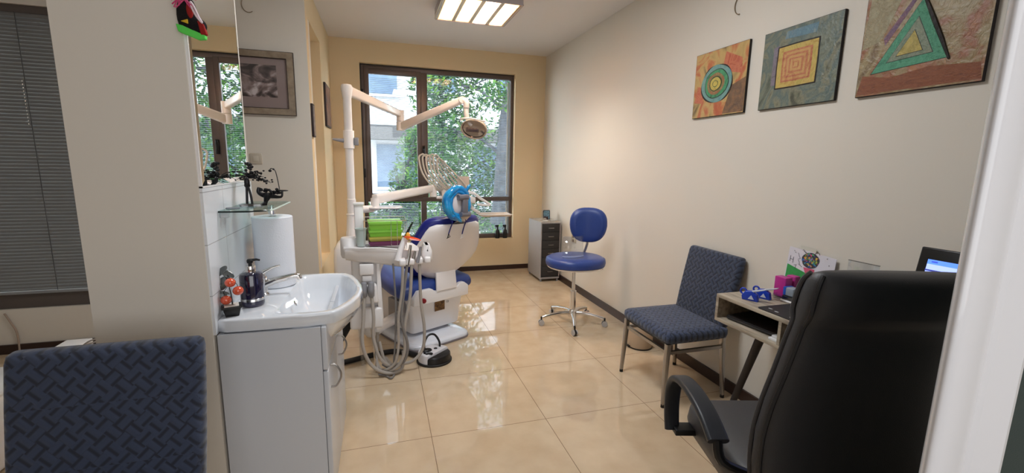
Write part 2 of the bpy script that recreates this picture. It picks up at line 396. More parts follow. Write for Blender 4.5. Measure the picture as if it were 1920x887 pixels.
# ---------------- side room window with closed blind
w2 = struct(bpy.data.objects.new('window_2', None)); COL.objects.link(w2); w2.location = (-2.67, 4.05, LZ0)
WB('window_frame', [((LX0, 3.99, LZ0), (LX1, 4.08, 0.45)), ((LX0, 3.99, 2.40), (LX1, 4.08, LZ1)), ((LX0, 3.99, 0.45), (LX0+0.06, 4.08, 2.40)), ((LX1-0.06, 3.99, 0.45), (LX1, 4.08, 2.40))], mat('grey_brown_frame', (92, 84, 80), 0.5), par=w2)
MB().box((LX0+0.06, 4.05, 0.45), (LX1-0.06, 4.056, 2.40)).build('pane', GLASS, w2)
BL2 = mat('grey_blind_slat', (128, 128, 128), 0.45, metal=0.2)
m = MB(); z = 0.475
while z < 2.39:
    M = Matrix.Translation((0, 3.985, z)) @ Matrix.Rotation(1.12, 4, 'X')
    x0, x1 = LX0+0.03, LX1-0.03
    m.faces_from([M @ Vector(p) for p in ((x0, -0.0165, -.002), (x1, -0.0165, -.001), (x1, -0.004, 0.0030), (x0, -0.004, 0.0030), (x1, 0.006, 0.0026), (x0, 0.006, 0.0026), (x1, 0.0165, -.001), (x0, 0.0165, -.001))], [(0, 1, 2, 3), (3, 2, 4, 5), (5, 4, 6, 7)])
    z += 0.0245
m.build('blind', BL2, w2)
MB().box((LX0+0.03, 3.965, 0.445), (LX1-0.03, 3.992, 0.468), bev=0.004).build('bottom_rail', mat('grey_rail', (142, 144, 147), .4), w2)
m = MB()
for x in (-2.32, -3.0): m.cyl((x, 3.968, 0.46), (x, 3.968, 2.4), 0.0022, n=6)
m.build('blind_cord', mat('dark_cord', (70, 70, 72), .6), w2)
m = MB(); 
for k in range(14): m.ell((-2.33, 3.960, 1.95-k*0.022), (0.0035, 0.0035, 0.006), n=8, m=6)
m.build('bead_chain', CHROME, w2)
# ---------------- white door jamb beside the camera, dark green panel behind it
def jamb():
    # door leaf standing open, its rounded edge towards the camera
    d = Vector((0.59, 0.30, 0)).normalized(); P1 = Vector((0.590, 0.30, 0)); P2 = Vector((0.748, 0.30, 0)); r = 0.03
    e = (P2-P1).normalized(); pts = []
    c = P1+e*r+d*r
    for k in range(61):
        a = k/60*PI*0.80; pts.append(P1+e*.045+d*.03-e*.045*math.cos(a)-d*.040*math.sin(a))
    pts.append(P1+e*.095+d*.002)
    pts += [P2-e*.006-d*.010, P2-d*.004, P2+d*.16, P1+d*.16+e*.012]
    return MB().prism(pts, (0, 0, ZC-0.001)).build('door_1', mat('white_door_paint', (226, 226, 230), 0.25, coat=0.4), angle=4.5)
struct(jamb())
struct(MB().box((0.96, 0.42, 0.0), (1.9, 0.46, ZC-0.001)).build('wall_screen', mat('dark_green_board', (44, 58, 56), 0.6, bump=(300, .3))))
# ================================================================ OUTSIDE
PAVE = mat('pale_pavement', (205, 205, 200), 0.9, var=((180, 182, 178), 3))
struct(MB().box((-14, 6.3, -1.3), (16, 40, -1.2)).build('ground', PAVE))
BW = mat('pale_facade', (180, 180, 188), 0.8); BS = mat('blue_grey_shutter', (62, 80, 106), 0.6, var=((84, 102, 126), 2)); BG = mat('grey_fascia', (70, 68, 72), 0.7)
bt = thing('apartment_building', 'pale apartment building with blue-grey shuttered windows across the street, behind the trees', 'building', (1.0, 17.5, -1.2))
MB().box((-8, 17.5, -1.2), (12, 22, 13)).build('wall', BW, bt)
MB().box((-8, 16.7, 2.25), (9, 17.6, 2.75)).build('canopy', BG, bt)
MB().box((-8, 16.9, -1.2), (9, 17.5, -0.5)).build('base_course', BG, bt)
for (x0, x1, z0, z1) in ((-0.6, 0.7, 3.9, 6.2), (1.5, 2.9, 4.1, 6.0), (4.6, 6.0, 4.1, 6.0), (-3.4, -2.0, 4.1, 6.0), (-0.1, 1.6, 0.5, 2.1), (3.6, 5.2, 0.4, 2.1), (7.2, 8.8, 4.1, 6.0)):
    f = MB().box((x0, 17.42, z0), (x1, 17.52, z1)).build('window', BS, bt)
    MB().box((x0-0.08, 17.38, z0-0.1), (x1+0.08, 17.5, z0)).build('sill', BW, f)
GREENS = [mat('leaf_a', (32, 68, 38), 0.5, var=((66, 112, 52), 1.2)), mat('leaf_b', (20, 48, 34), 0.5, var=((46, 88, 56), 1.2)), mat('leaf_c', (56, 98, 38), 0.5, var=((106, 146, 58), 1.5))]
for g in GREENS:
    nt = g.node_tree; b = nt.nodes['Principled BSDF']; tr = nt.nodes.new('ShaderNodeBsdfTranslucent'); mx = nt.nodes.new('ShaderNodeMixShader'); mx.inputs[0].default_value = 0.45
    src = b.inputs['Base Color'].links[0].from_socket; nt.links.new(src, tr.inputs[0])
    nt.links.new(b.outputs[0], mx.inputs[1]); nt.links.new(tr.outputs[0], mx.inputs[2]); nt.links.new(mx.outputs[0], nt.nodes['Material Output'].inputs['Surface'])
BARK = mat('grey_bark', (46, 48, 56), 0.9, var=((72, 76, 86), 6), bump=(20, 1.0))
def tree(label, base, h, tr_r, blobs, nleaf, ls, lean=(0, 0), mats=(0, 1, 2), seed=1, cat='tree', trunk=True):
    rnd = random.Random(seed)
    t = thing('tree' if trunk else 'shrub', label, cat, base)
    bx_, by_, bz_ = base
    m = MB()
    if trunk:
        pts = [(bx_+lean[0]*k/5+0.05*math.sin(k*2.1), by_+lean[1]*k/5, bz_+h*k/5) for k in range(6)]
        m.tube(pts, [tr_r*(1.15-0.10*k) for k in range(6)], 14, smooth=4)
    for (c, rad, w) in blobs:
        s0 = Vector((bx_+lean[0]*0.4, by_, bz_+min(h*0.75, max(0.2, c[2]-bz_-0.8)) if trunk else bz_))
        e = Vector(c); mid = (s0+e)/2+Vector((rnd.uniform(-.2, .2), 0, 0.25))
        m.tube([s0, mid, e], [0.05 if trunk else 0.02, 0.03, 0.012], 7, smooth=4)
        for k in range(5):
            d = Vector((rnd.gauss(0, 1), rnd.gauss(0, 1), rnd.gauss(0, 1))).normalized()
            q = e+Vector((d.x*rad[0], d.y*rad[1], d.z*rad[2]))*0.8
            m.tube([mid.lerp(e, .5), mid.lerp(q, .8)+Vector((0, 0, .1)), q], [0.02, 0.012, 0.004], 5, smooth=3)
    m.build('trunk' if trunk else 'stem', BARK, t)
    f = MB(); V = []; F = []; MI = []
    tot = sum(w for _, _, w in blobs)
    for (c, rad, w) in blobs:
        for _ in range(int(nleaf*w/tot)):
            while True:
                d = Vector((rnd.uniform(-1, 1), rnd.uniform(-1, 1), rnd.uniform(-1, 1)))
                if d.length < 1: break
            p = Vector((c[0]+d.x*rad[0], c[1]+d.y*rad[1], c[2]+d.z*rad[2]))
            s_ = ls*rnd.uniform(0.6, 1.3)
            a = Vector((rnd.gauss(0, 1), rnd.gauss(0, 1), rnd.gauss(0, .5)-0.4)).normalized(); b = a.cross(Vector((rnd.gauss(0, .5), rnd.gauss(0, .5), 1))).normalized()
            n_ = a.cross(b)*0.15*s_
            i = len(V)
            V += [p-a*s_, p-b*s_*0.38-a*0.1*s_+n_, p+a*s_, p+b*s_*0.38-a*0.1*s_+n_, p]
            F += [(i, i+1, i+4), (i+1, i+2, i+4), (i+2, i+3, i+4), (i+3, i, i+4)]; MI += [mats[rnd.randrange(len(mats))]]*4
    bv = [f.bm.verts.new(v) for v in V]
    for fc, mi in zip(F, MI):
        q = f.bm.faces.new([bv[k] for k in fc]); q.material_index = mi; q.smooth = True
    f.build('foliage', GREENS, t, angle=180)
    return t
tree('large tree with a dark grey trunk just outside the right side of the end window', (2.42, 9.0, -1.2), 8.5, 0.36,
     [((1.6, 9.7, 3.1), (0.95, 0.5, 0.8), 4), ((3.5, 9.8, 3.4), (1.0, .5, .8), 2), ((1.5, 9.6, 2.1), (0.8, 0.5, 0.6), 3), ((3.4, 10.0, 2.0), (.7, .5, 1.0), 2), ((2.2, 9.7, 4.2), (1.6, .5, .8), 4), ((2.3, 8.5, 2.75), (.5, .12, .3), .8)], 5200, 0.075, seed=3, lean=(0.9, 0))
tree('leafy green tree filling the middle of the end window', (1.7, 12.6, -1.2), 4.8, 0.07,
     [((1.5, 12.6, 1.4), (1.15, .8, 1.3), 5), ((2.6, 12.4, 0.8), (1.1, .7, 1.2), 4), ((1.4, 12.8, 3.4), (0.65, .6, .9), 2), ((1.8, 12.5, -.1), (1.6, .7, .8), 3), ((3.9, 12.8, 1.6), (1.2, .6, 1.9), 4)], 7500, 0.085, seed=5)
tree('slender young tree with light green leaves at the left of the end window', (0.33, 8.3, -1.2), 2.4, 0.03,
     [((0.66, 8.3, 1.72), (0.22, .25, .35), 2), ((0.48, 8.3, 1.05), (0.36, .3, .40), 3), ((0.2, 8.3, 0.56), (0.6, .3, .32), 4), ((0.6, 8.3, 0.6), (0.45, .3, .45), 3)], 2200, 0.058, seed=9, mats=(0, 1, 2))
tree('low dark green hedge under the trees outside the end window', (1.4, 7.3, -1.2), 1, 0.05,
     [((0.2, 7.3, -0.25), (0.9, .3, .5), 2), ((1.5, 7.3, -0.05), (0.9, .3, .55), 3), ((2.6, 7.3, -0.15), (0.9, .3, .6), 2)], 3200, 0.06, seed=11, cat='hedge', trunk=False)
# ================================================================ CEILING LAMP
def ceiling_lamp(name, label, cx, cy, wx, wy, strong):
    t = thing(name, label, 'ceiling light', (cx, cy, ZC))
    z1, z0 = ZC, ZC-0.095
    x0, x1, y0, y1 = cx-wx/2, cx+wx/2, cy-wy/2, cy+wy/2
    hs = mat('lamp_housing', (186, 176, 178), 0.4)
    MB().box((x0, y0, z0), (x0+.008, y1, z1)).box((x1-.008, y0, z0), (x1, y1, z1)).box((x0+.008, y0, z0), (x1-.008, y0+.008, z1)).box((x0+.008, y1-.008, z0), (x1-.008, y1, z1)).box((x0+.008, y0+.008, z1-0.006), (x1-.008, y1-.008, z1)).build('housing', hs, t)
    m = MB(); refl = mat('lamp_reflector', (226, 196, 160), 0.25, metal=0.5)
    for k in range(5):
        x = x0+.01+(wx-.02)*k/4
        m.faces_from([(x-.017, y0+.01, z0+.004), (x+.017, y0+.01, z0+.004), (x, y0+.01, z0+.06), (x-.017, y1-.01, z0+.004), (x+.017, y1-.01, z0+.004), (x, y1-.01, z0+.06)], [(0, 1, 4, 3), (1, 2, 5, 4), (2, 0, 3, 5)], smooth=False)
    for k in range(15):
        y = y0+.02+(wy-.04)*k/14
        m.box((x0+.01, y-.0015, z0+.004), (x1-.01, y+.0015, z0+.030))
    m.build('louvre', refl, t)
    cols = [(255, 226, 190), (255, 226, 190), (232, 242, 255), (255, 240, 214)]
    for k in range(4):
        x = x0+.01+(wx-.02)*(k+.5)/4
        c = cols[k]
        MB().cyl((x, y0+.02, z0+.052), (x, y1-.02, z0+.052), 0.013, n=12).build('tube', mat('lamp_tube_%d' % k, c, 0.5, emis=(c, strong)), t)
    return t
ceiling_lamp('ceiling_light', 'square fluorescent louvre light fixed to the ceiling', 0.865, 4.07, 0.665, 0.625, 96)
# ================================================================ MIRROR, SHELF, TILES
t = thing('wall_mirror', 'tall frameless mirror on the pier above the white tiles', 'mirror', (-0.603, 2.1, 1.35))
x = -0.607
my0, my1, mz0, mz1, bv_ = 1.80, 2.375, 1.352, 2.62, 0.02
m = MB()
m.faces_from([(x+.006, my0+bv_, mz0+bv_), (x+.006, my1-bv_, mz0+bv_), (x+.006, my1-bv_, mz1-bv_), (x+.006, my0+bv_, mz1-bv_),
              (x+.003, my0, mz0), (x+.003, my1, mz0), (x+.003, my1, mz1), (x+.003, my0, mz1),
              (x-.004, my0, mz0), (x-.004, my1, mz0), (x-.004, my1, mz1), (x-.004, my0, mz1)],
             [(0, 1, 2, 3), (4, 5, 1, 0), (5, 6, 2, 1), (6, 7, 3, 2), (7, 4, 0, 3), (8, 9, 5, 4), (9, 10, 6, 5), (10, 11, 7, 6), (11, 8, 4, 7), (11, 10, 9, 8)], smooth=False)
m.build('mirror_glass', MIRROR, t, angle=1)
MB().box((-0.612, my0-0.006, mz0-0.006), (-0.602, my0-0.0005, mz1)).box((-0.612, my0-0.006, mz0-0.006), (-0.602, my1, mz0-0.0005)).build('silicone_edge', WHITEP, t)
# glass shelf, rounded near corner
sy0, sy1, sx0, sx1, sz = 1.925, 2.36, -0.603, -0.425, 1.243
t = thing('glass_shelf', 'clear glass shelf with a polished edge fixed to the white tiles below the mirror', 'shelf', (-0.603, 2.14, sz))
pl = [(sx0, sy0, sz), (sx1-.07, sy0+0.0, sz)]
for k in range(7): a = -PI/2+PI/2*k/6; pl.append((sx1-.06+.06*math.cos(a), sy0+.075+.06*math.sin(a), sz))
pl += [(sx1, sy1-.02, sz), (sx1-.02, sy1, sz), (sx0, sy1, sz)]
MB().prism(pl, (0, 0, .008), bev=.0015).build('glass_plate', SHELFG, t)
for y in (sy0+.03, sy1-.03): MB().box((sx0, y-.012, sz-.022), (sx0+.03, y+.012, sz-.0005), bev=.003).build('bracket', mat('frosted_bracket', (190, 196, 200), .3), t)
edge = MB(); edge.tube([(sx0+.002, sy0, sz+.004)]+[(p[0], p[1]-.0003, sz+.004) for p in pl[1:6]], .0036, 6)
edge.build('dark_edge', mat('dark_glass_edge', (20, 34, 32), .2), t)
MB().tube([(p[0]+.0005, p[1], sz+.004) for p in pl[6:10]], .0034, 6).build('bright_edge', mat('pale_glass_edge', (210, 226, 214), .15), t)
# ================================================================ BASIN AND CABINET
def basin():
    t = thing('washbasin', 'white ceramic washbasin with a projecting bow front on the white vanity cabinet', 'sink', (-0.4, 2.15, 0.85))
    out0 = [(-0.603, 1.81), (-0.45, 1.806), (-0.30, 1.806), (-0.195, 1.818), (-0.16, 1.872), (-0.128, 1.945), (-0.104, 2.03), (-0.096, 2.12), (-0.104, 2.21), (-0.125, 2.31), (-0.155, 2.41), (-0.195, 2.475), (-0.28, 2.488), (-0.45, 2.488), (-0.603, 2.488), (-0.603, 2.15)]
    c0 = Vector((-0.285, 2.147))
    def ray_poly(ang, poly):
        d = Vector((math.cos(ang), math.sin(ang))); best = 0
        for i in range(len(poly)):
            a = Vector(poly[i]); b = Vector(poly[(i+1) % len(poly)]); e = b-a
            den = d.x*e.y-d.y*e.x
            if abs(den) < 1e-9: continue
            w = a-c0; tt = (w.x*e.y-w.y*e.x)/den; uu = (w.x*d.y-w.y*d.x)/den
            if tt > 0 and -1e-6 <= uu <= 1+1e-6: best = max(best, tt)
        return best
    inn0 = [(-0.415, 1.86), (-0.35, 1.842), (-0.25, 1.838), (-0.205, 1.85), (-0.178, 1.90), (-0.148, 1.97), (-0.128, 2.05), (-0.122, 2.12), (-0.128, 2.2), (-0.147, 2.29), (-0.175, 2.38), (-0.21, 2.44), (-0.28, 2.458), (-0.36, 2.452), (-0.415, 2.43)]
    n = 96; angs = [2*PI*k/n+0.01 for k in range(n)]
    Ro = [ray_poly(a, out0) for a in angs]; Ri = [ray_poly(a, inn0) for a in angs]
    def ring(R, z, sc=1.0, cx=0, cy=0):
        return [Vector((c0.x+cx+math.cos(a)*r*sc, c0.y+cy+math.sin(a)*r*sc, z)) for a, r in zip(angs, R)]
    mixr = lambda w: [a*(1-w)+b*w for a, b in zip(Ro, Ri)]
    rings = []
    zb = 0.85
    # outside, from the hidden underside up over the rim and down into the bowl
    def clampx(rg, xm, ym=(1.80, 2.5)):
        return rg
    rb_ = [r if math.cos(a) > 0 else min(r, .345) for a, r in zip(angs, Ro)]
    for z, f in ((.636, .12), (.640, .24), (.655, .40), (.685, .58), (.72, .74), (.755, .87), (.785, .955), (.797, .98)): rings.append(ring(rb_, z, f, -.02*(1-f)*0))
    rings.append(ring(Ro, .799, .99)); rings.append(ring(Ro, .803, 1.0)); rings.append(ring(Ro, zb-.008, 1.0)); rings.append(ring(Ro, zb-.002, .994)); rings.append(ring(Ro, zb, .982))
    rings.append(ring(mixr(.9), zb)); rings.append(ring(mixr(1.0), zb-.003)); rings.append(ring(Ri, zb-.02, .965)); rings.append(ring(Ri, zb-.06, .90))
    rings.append(ring(Ri, zb-.10, .80)); rings.append(ring(Ri, zb-.13, .62)); rings.append(ring(Ri, zb-.142, .40)); rings.append(ring(Ri, zb-.146, .14))
    MB().loft(rings).build('bowl', WHITEC, t, angle=50)
    MB().lathe([(0, 0), (.022, 0), (.024, .003), (.02, .005), (0, .004)], (c0.x, c0.y, zb-.147)).build('drain', CHROME, t)
    MB().lathe([(0, 0), (.012, 0), (.013, .003), (.007, .004), (.006, .001), (0, .001)], (-.385, 2.09, .812), M=Matrix.Rotation(PI/2-.5, 4, 'Y')).build('overflow_ring', CHROME, t)
    return t
basin()
t = thing('vanity_cabinet', 'white lacquered vanity cabinet under the washbasin', 'cabinet', (-0.42, 2.15, 0))
MB().box((-0.603, 1.80, 0.03), (-0.585, 2.48, 0.795)).box((-0.585, 1.80, 0.03), (-0.246, 1.816, 0.795)).box((-0.585, 2.464, 0.03), (-0.246, 2.48, 0.795)).box((-0.585, 1.816, 0.03), (-0.246, 2.464, 0.048)).build('body', LACQ, t)
def doorpanel(y0, y1, z0, z1, nm, hy, hz):
    d = MB().box((-0.245, y0, z0), (-0.225, y1, z1), bev=.004).build(nm, LACQ, t)
    if hy: MB().tube([(-.225, hy, hz+.05), (-.205, hy, hz+.048), (-.188, hy, hz+.02), (-.184, hy, hz), (-.188, hy, hz-.02), (-.205, hy, hz-.048), (-.225, hy, hz-.05)], .0045, 8, smooth=4).build('handle', STEEL, d)
doorpanel(1.80, 2.138, .612, .795, 'fascia', None, 0)
doorpanel(2.142, 2.48, .612, .795, 'fascia', None, 0)
doorpanel(1.80, 2.138, .035, .606, 'door', 1.865, .555)
doorpanel(2.142, 2.48, .035, .606, 'door', 2.19, .555)
for x, y in ((-.57, 1.83), (-.27, 1.83), (-.57, 2.45), (-.27, 2.45)): MB().cyl((x, y, 0), (x, y, .03), .015, n=12).build('foot', BLACK, t)
# faucet
t = thing('basin_mixer_tap', 'chrome single-lever mixer tap on the back ledge of the washbasin', 'tap', (-0.52, 2.13, 0.85))
MB().lathe([(.026, 0), (.027, .006), (.022, .012), (.021, .07), (.023, .078), (.021, .088), (.012, .094), (0, .095)], (-.52, 2.13, .85)).build('body', CHROME, t)
MB().tube([(-.515, 2.13, .895), (-.47, 2.132, .912), (-.42, 2.134, .924), (-.385, 2.136, .930), (-.372, 2.137, .926), (-.366, 2.137, .914)], [.017, .0155, .014, .013, .013, .011], 14, smooth=4).build('spout', CHROME, t)
MB().tube([(-.522, 2.13, .944), (-.505, 2.13, .958), (-.47, 2.132, .974), (-.443, 2.133, .98)], [.013, .009, .006, .004], 12, smooth=4).build('lever', CHROME, t)
# soap dispenser
c = (-.523, 1.985, .85)
t = thing('soap_dispenser', 'dark blue pump soap dispenser with a silver collar standing on the washbasin', 'soap dispenser', c)
NAVY = mat('navy_glass', (24, 22, 44), .1, coat=1.0, var=((34, 30, 62), 8))
MB().lathe([(0, 0), (.040, 0), (.043, .004), (.044, .012), (.044, .128), (.041, .136), (.030, .141), (.018, .143)], c).build('bottle', NAVY, t)
MB().lathe([(.0443, .024), (.0449, .0245), (.0449, .034), (.0443, .0345)], c).build('band', CHROME, t)
MB().lathe([(.019, .142), (.0195, .145), (.0195, .166), (.018, .169), (0, .169)], c).build('collar', CHROME, t)
MB().lathe([(.007, .168), (.007, .178), (.011, .180), (.012, .190), (.009, .195), (0, .196)], c).tube([(c[0], c[1], c[2]+.19), (c[0]+.022, c[1]+.008, c[2]+.191), (c[0]+.034, c[1]+.012, c[2]+.187)], [.006, .005, .0035], 8).build('pump', BLACK, t)
# cherry ornament in black tray
c = Vector((-.567, 1.868, .85))
t = thing('cherry_ornament', 'ornament of three orange-red cherries with grey glass leaves in a black square pot', 'ornament', c)
MB().box((-.022, -.022, 0), (.022, .022, .034), M=Matrix.Translation(c) @ rotz(.3), bev=.002, taper=1.35).box((-.034, -.034, .034), (.034, .034, .040), M=Matrix.Translation(c) @ rotz(.3), bev=.002).build('pot', BLACK, t)
MB().box((-.024, -.024, .040), (.024, .024, .0425), M=Matrix.Translation(c) @ rotz(.3)).build('sand', mat('white_sand', (226, 220, 212), .9, bump=(600, 1)), t)
CH = mat('cherry_glaze', (214, 84, 52), .15, coat=1.0)
tw = MB()
top = c+Vector((-.018, .02, .155)); base_ = c+Vector((.004, 0, .04))
tw.tube([base_, c+Vector((-.002, .008, .09)), top], [.0028, .002, .0016], 8, smooth=4)
for dx, dy, dz, r in ((.002, .0, .130, .0190), (.027, -.002, .097, .0190), (-.017, .0, .062, .0195)):
    q = c+Vector((dx, dy, dz)); MB().ell(q, (r, r, r*.93)).build('cherry', CH, t)
    tw.tube([q+Vector((0, 0, r*.8)), q+Vector((-.006, 0, r+.012)), c+Vector((-.008, .012, .10+dz*.25))], .0011, 6, smooth=3)
tw.build('twig', BLACKI, t)
LG = mat('grey_glass_leaf', (78, 84, 84), .15, coat=1.0, metal=.2)
for (dx, dy, dz, ax, az, s_) in ((-.030, .02, .172, .5, 2.4, .027), (-.010, .018, .160, -.6, .6, .026), (-.026, .02, .135, .2, 2.6, .027), (-.03, .0, .085, .3, 3.3, .028), (-.024, .015, .115, -.5, 2.2, .022)):
    M = Matrix.Rotation(az, 4, 'Y') @ Matrix.Rotation(ax, 4, 'X')
    MB().ell(c+Vector((dx, dy, dz)), (s_, .0018, s_*.5), M, n=14, m=10).build('leaf', LG, t)
# paper roll on a chrome holder
c = (-.497, 2.30, .852)
t = thing('paper_towel_roll', 'large white roll of paper towel standing on the washbasin behind the tap', 'paper towel', c)
MB().lathe([(.020, 0), (.084, 0), (.0865, .003), (.0865, .330), (.084, .333), (.020, .333), (.020, 0)], c, n=48).build('paper', PAPER, t)
MB().lathe([(.0195, .002), (.0195, .331), (.018, .331), (.018, .002)], c, n=24).build('cardboard_core', mat('cardboard', (120, 100, 84), .9), t)
f = MB(); M = Matrix.Translation(c)
f.faces_from([(c[0]+.0866, c[1]-.01, c[2]+.02), (c[0]+.094, c[1]-.012, c[2]+.19), (c[0]+.088, c[1]-.012, c[2]+.32), (c[0]+.0866, c[1]+.02, c[2]+.02), (c[0]+.0866, c[1]+.02, c[2]+.32)], [(0, 1, 2, 4, 3)])
t2 = thing('towel_holder', 'chrome upright paper towel holder rising to the glass shelf', 'paper towel holder', c)
MB().lathe([(0, -.0015), (.06, -.0015), (.06, .0), (.0, .0)], c).lathe([(0, .0), (.008, .0), (.008, .34), (.016, .342), (.0165, .378), (.0150, .386), (0, .386)], c, n=24).build('pole', CHROME, t2)
# ---------------- things on the glass shelf
zs = sz+.0085
c = Vector((-.545, 2.12, zs))
t = thing('wire_tree_figure', 'black wrought wire figure under a spreading bead-leaved tree on the glass shelf', 'figurine', c)
m = MB()
m.lathe([(0, 0), (.034, 0), (.034, .004), (.020, .008), (0, .009)], c, n=20)
m.tube([c+Vector((-.006, 0, .005)), c+Vector((-.004, 0, .045)), c+Vector((-.002, 0, .085))], .0052, 8, smooth=3).tube([c+Vector((.014, 0, .005)), c+Vector((.010, 0, .05)), c+Vector((.002, 0, .085))], .0048, 8, smooth=3)
m.ell(c+Vector((0, 0, .10)), (.011, .008, .024), n=12, m=8)
m.build('figure', BLACKI, t)
MB().tube([c+Vector((.009*math.cos(a), 0, .088+.009*math.sin(a))) for a in [2*PI*k/12 for k in range(12)]], .0032, 6, closed=True).build('ring', BLACKI, t)
m = MB(); rnd = random.Random(4)
cr = c+Vector((.004, .02, .118))
for k in range(20):
    a = rnd.uniform(-.5, PI+.5) if k > 4 else rnd.uniform(0, PI); L_ = rnd.uniform(.035, .085)
    e = cr+Vector((math.cos(a)*L_*1.0, rnd.uniform(-.03, .05), math.sin(a)*L_*.55-.004))
    m.tube([cr, cr.lerp(e, .5)+Vector((0, 0, .008)), e], [.0022, .0016, .001], 5, smooth=3)
    for q in range(4):
        g = cr.lerp(e, .4+.2*q)+Vector((rnd.uniform(-.007, .007), rnd.uniform(-.006, .006), rnd.uniform(-.004, .010)))
        m.ell(g, (.0046, .0036, .0036), n=7, m=5)
for k in range(22): m.ell(cr+Vector((rnd.uniform(-.008, .014), rnd.uniform(-.01, .01), rnd.uniform(.0, .062))), (.0065, .005, .0065), n=8, m=6)
m.build('bead_tree', BLACKI, t)
c = Vector((-.478, 2.14, zs))
t = thing('iron_flower_boat', 'black iron boat-shaped ornament with a tall hooked stem on the glass shelf', 'figurine', c)
m = MB()
m.loft([[c+Vector((.003+.019*s*math.cos(a)+dx, .018*s*math.sin(a), z)) for a in [2*PI*k/14 for k in range(14)]] for s, dx, z in ((1.0, -.022, 0), (.7, -.016, .006), (.45, -.008, .016), (.7, -.002, .030), (1.0, .002, .043), (.9, .003, .055))])
m.tube([c+Vector((-.028, 0, .078)), c+Vector((-.030, 0, .058)), c+Vector((-.012, 0, .044)), c+Vector((.018, 0, .040)), c+Vector((.048, 0, .036)), c+Vector((.060, 0, .040)), c+Vector((.062, 0, .060))], [.006, .009, .010, .010, .006, .0045, .0045], 9, smooth=4)
for k in range(20): m.ell(c+Vector((-.030+.085*rnd.random(), rnd.uniform(-.014, .014), .050+rnd.uniform(-.008, .022))), (.0075, .006, .006), n=8, m=6)
m.build('flower_boat', BLACKI, t)
MB().ell(c+Vector((.062, 0, .064)), (.026, .016, .0035), n=18, m=8).build('leaf_dish', BLACKI, t)
MB().tube([c+Vector((.053, 0, .062)), c+Vector((.049, 0, .10)), c+Vector((.042, 0, .145)), c+Vector((.034, 0, .156)), c+Vector((.024, 0, .160)), c+Vector((.020, 0, .152))], .0018, 7, smooth=4).ell(c+Vector((.020, 0, .150)), (.007, .006, .0055), n=10, m=8).ell(c+Vector((.034, 0, .157)), (.0045, .004, .004), n=8, m=6).build('hooked_stem', BLACKI, t)
o = MB().box((-.040, -.02, 0), (.040, .02, .017), M=Matrix.Translation((-.515, 2.035, zs)) @ rotz(.05), bev=.002).build('acrylic_box', ACRY, loc=(-.515, 2.035, zs))
tag(o, 'small clear box lying at the front of the glass shelf', 'box')
o = MB().lathe([(0, 0), (.024, 0), (.026, .003), (.022, .006), (0, .007)], (-.572, 2.0, zs), n=24).build('pebble_dish', mat('grey_pebble', (110, 116, 122), .25), loc=(-.572, 2.0, zs))
tag(o, 'small flat grey dish at the near end of the glass shelf', 'dish')
# ---------------- doll hanging at the top of the pier
c = Vector((-.578, 1.775, 1.85))
t = thing('hanging_doll', 'small cloth doll in black, red and bright green hanging on the mirror edge', 'doll', c)
m = MB(); FELTK = mat('black_wool', (16, 12, 14), .95, bump=(300, 1)); FELTR = mat('red_felt', (150, 28, 24), .9); GRN = mat('green_felt', (96, 220, 90), .85); PNK = mat('pink_ribbon', (206, 70, 120), .6); YEL = mat('yellow_felt', (216, 176, 40), .8); WHT = mat('white_ribbon', (232, 214, 220), .7)
m.ell(c+Vector((-.012, 0, .060)), (.030, .018, .062), n=20).ell(c+Vector((.008, 0, .030)), (.034, .017, .028), n=18)
m.build('body', FELTK, t)
m = MB()
for k in range(12):
    a = rnd.uniform(0, 1.6); p0 = c+Vector((-.012, -.016, .118)); m.tube([p0, p0+Vector((.02*math.cos(a*2), -.006, .006)), p0+Vector((.035*math.cos(k*.5), -.004, -.012-.03*abs(math.sin(k))))], .0022, 5, smooth=3)
m.build('ribbon', PNK, t)
MB().tube([c+Vector((.006, -.016, .10)), c+Vector((.016, -.021, .085)), c+Vector((.026, -.018, .055)), c+Vector((.034, -.016, .038)), c+Vector((.020, -.020, .056)), c+Vector((.008, -.02, .085)), c+Vector((.006, -.016, .10))], .0032, 6, smooth=4).build('white_ribbon', WHT, t)
MB().ell(c+Vector((.001, -.014, .075)), (.010, .007, .026)).build('red_scarf', FELTR, t)
MB().prism([c+Vector((.018, -.016, .045)), c+Vector((.036, -.016, .036)), c+Vector((.043, -.016, .004)), c+Vector((.026, -.016, .001))], (0, .02, 0), bev=.003).build('red_skirt', FELTR, t)
MB().prism([c+Vector((-.027, -.020, .038)), c+Vector((-.006, -.020, .046)), c+Vector((-.006, -.020, .031))], (0, .01, 0), bev=.002).build('yellow_apron', YEL, t)
MB().prism([c+Vector((-.043, -.014, .030)), c+Vector((-.022, -.014, .026)), c+Vector((.020, -.014, .008)), c+Vector((.038, -.014, .001)), c+Vector((.036, -.014, -.010)), c+Vector((.016, -.014, -.013)), c+Vector((-.038, -.014, .007))], (0, .022, 0), bev=.002).build('green_base', GRN, t)
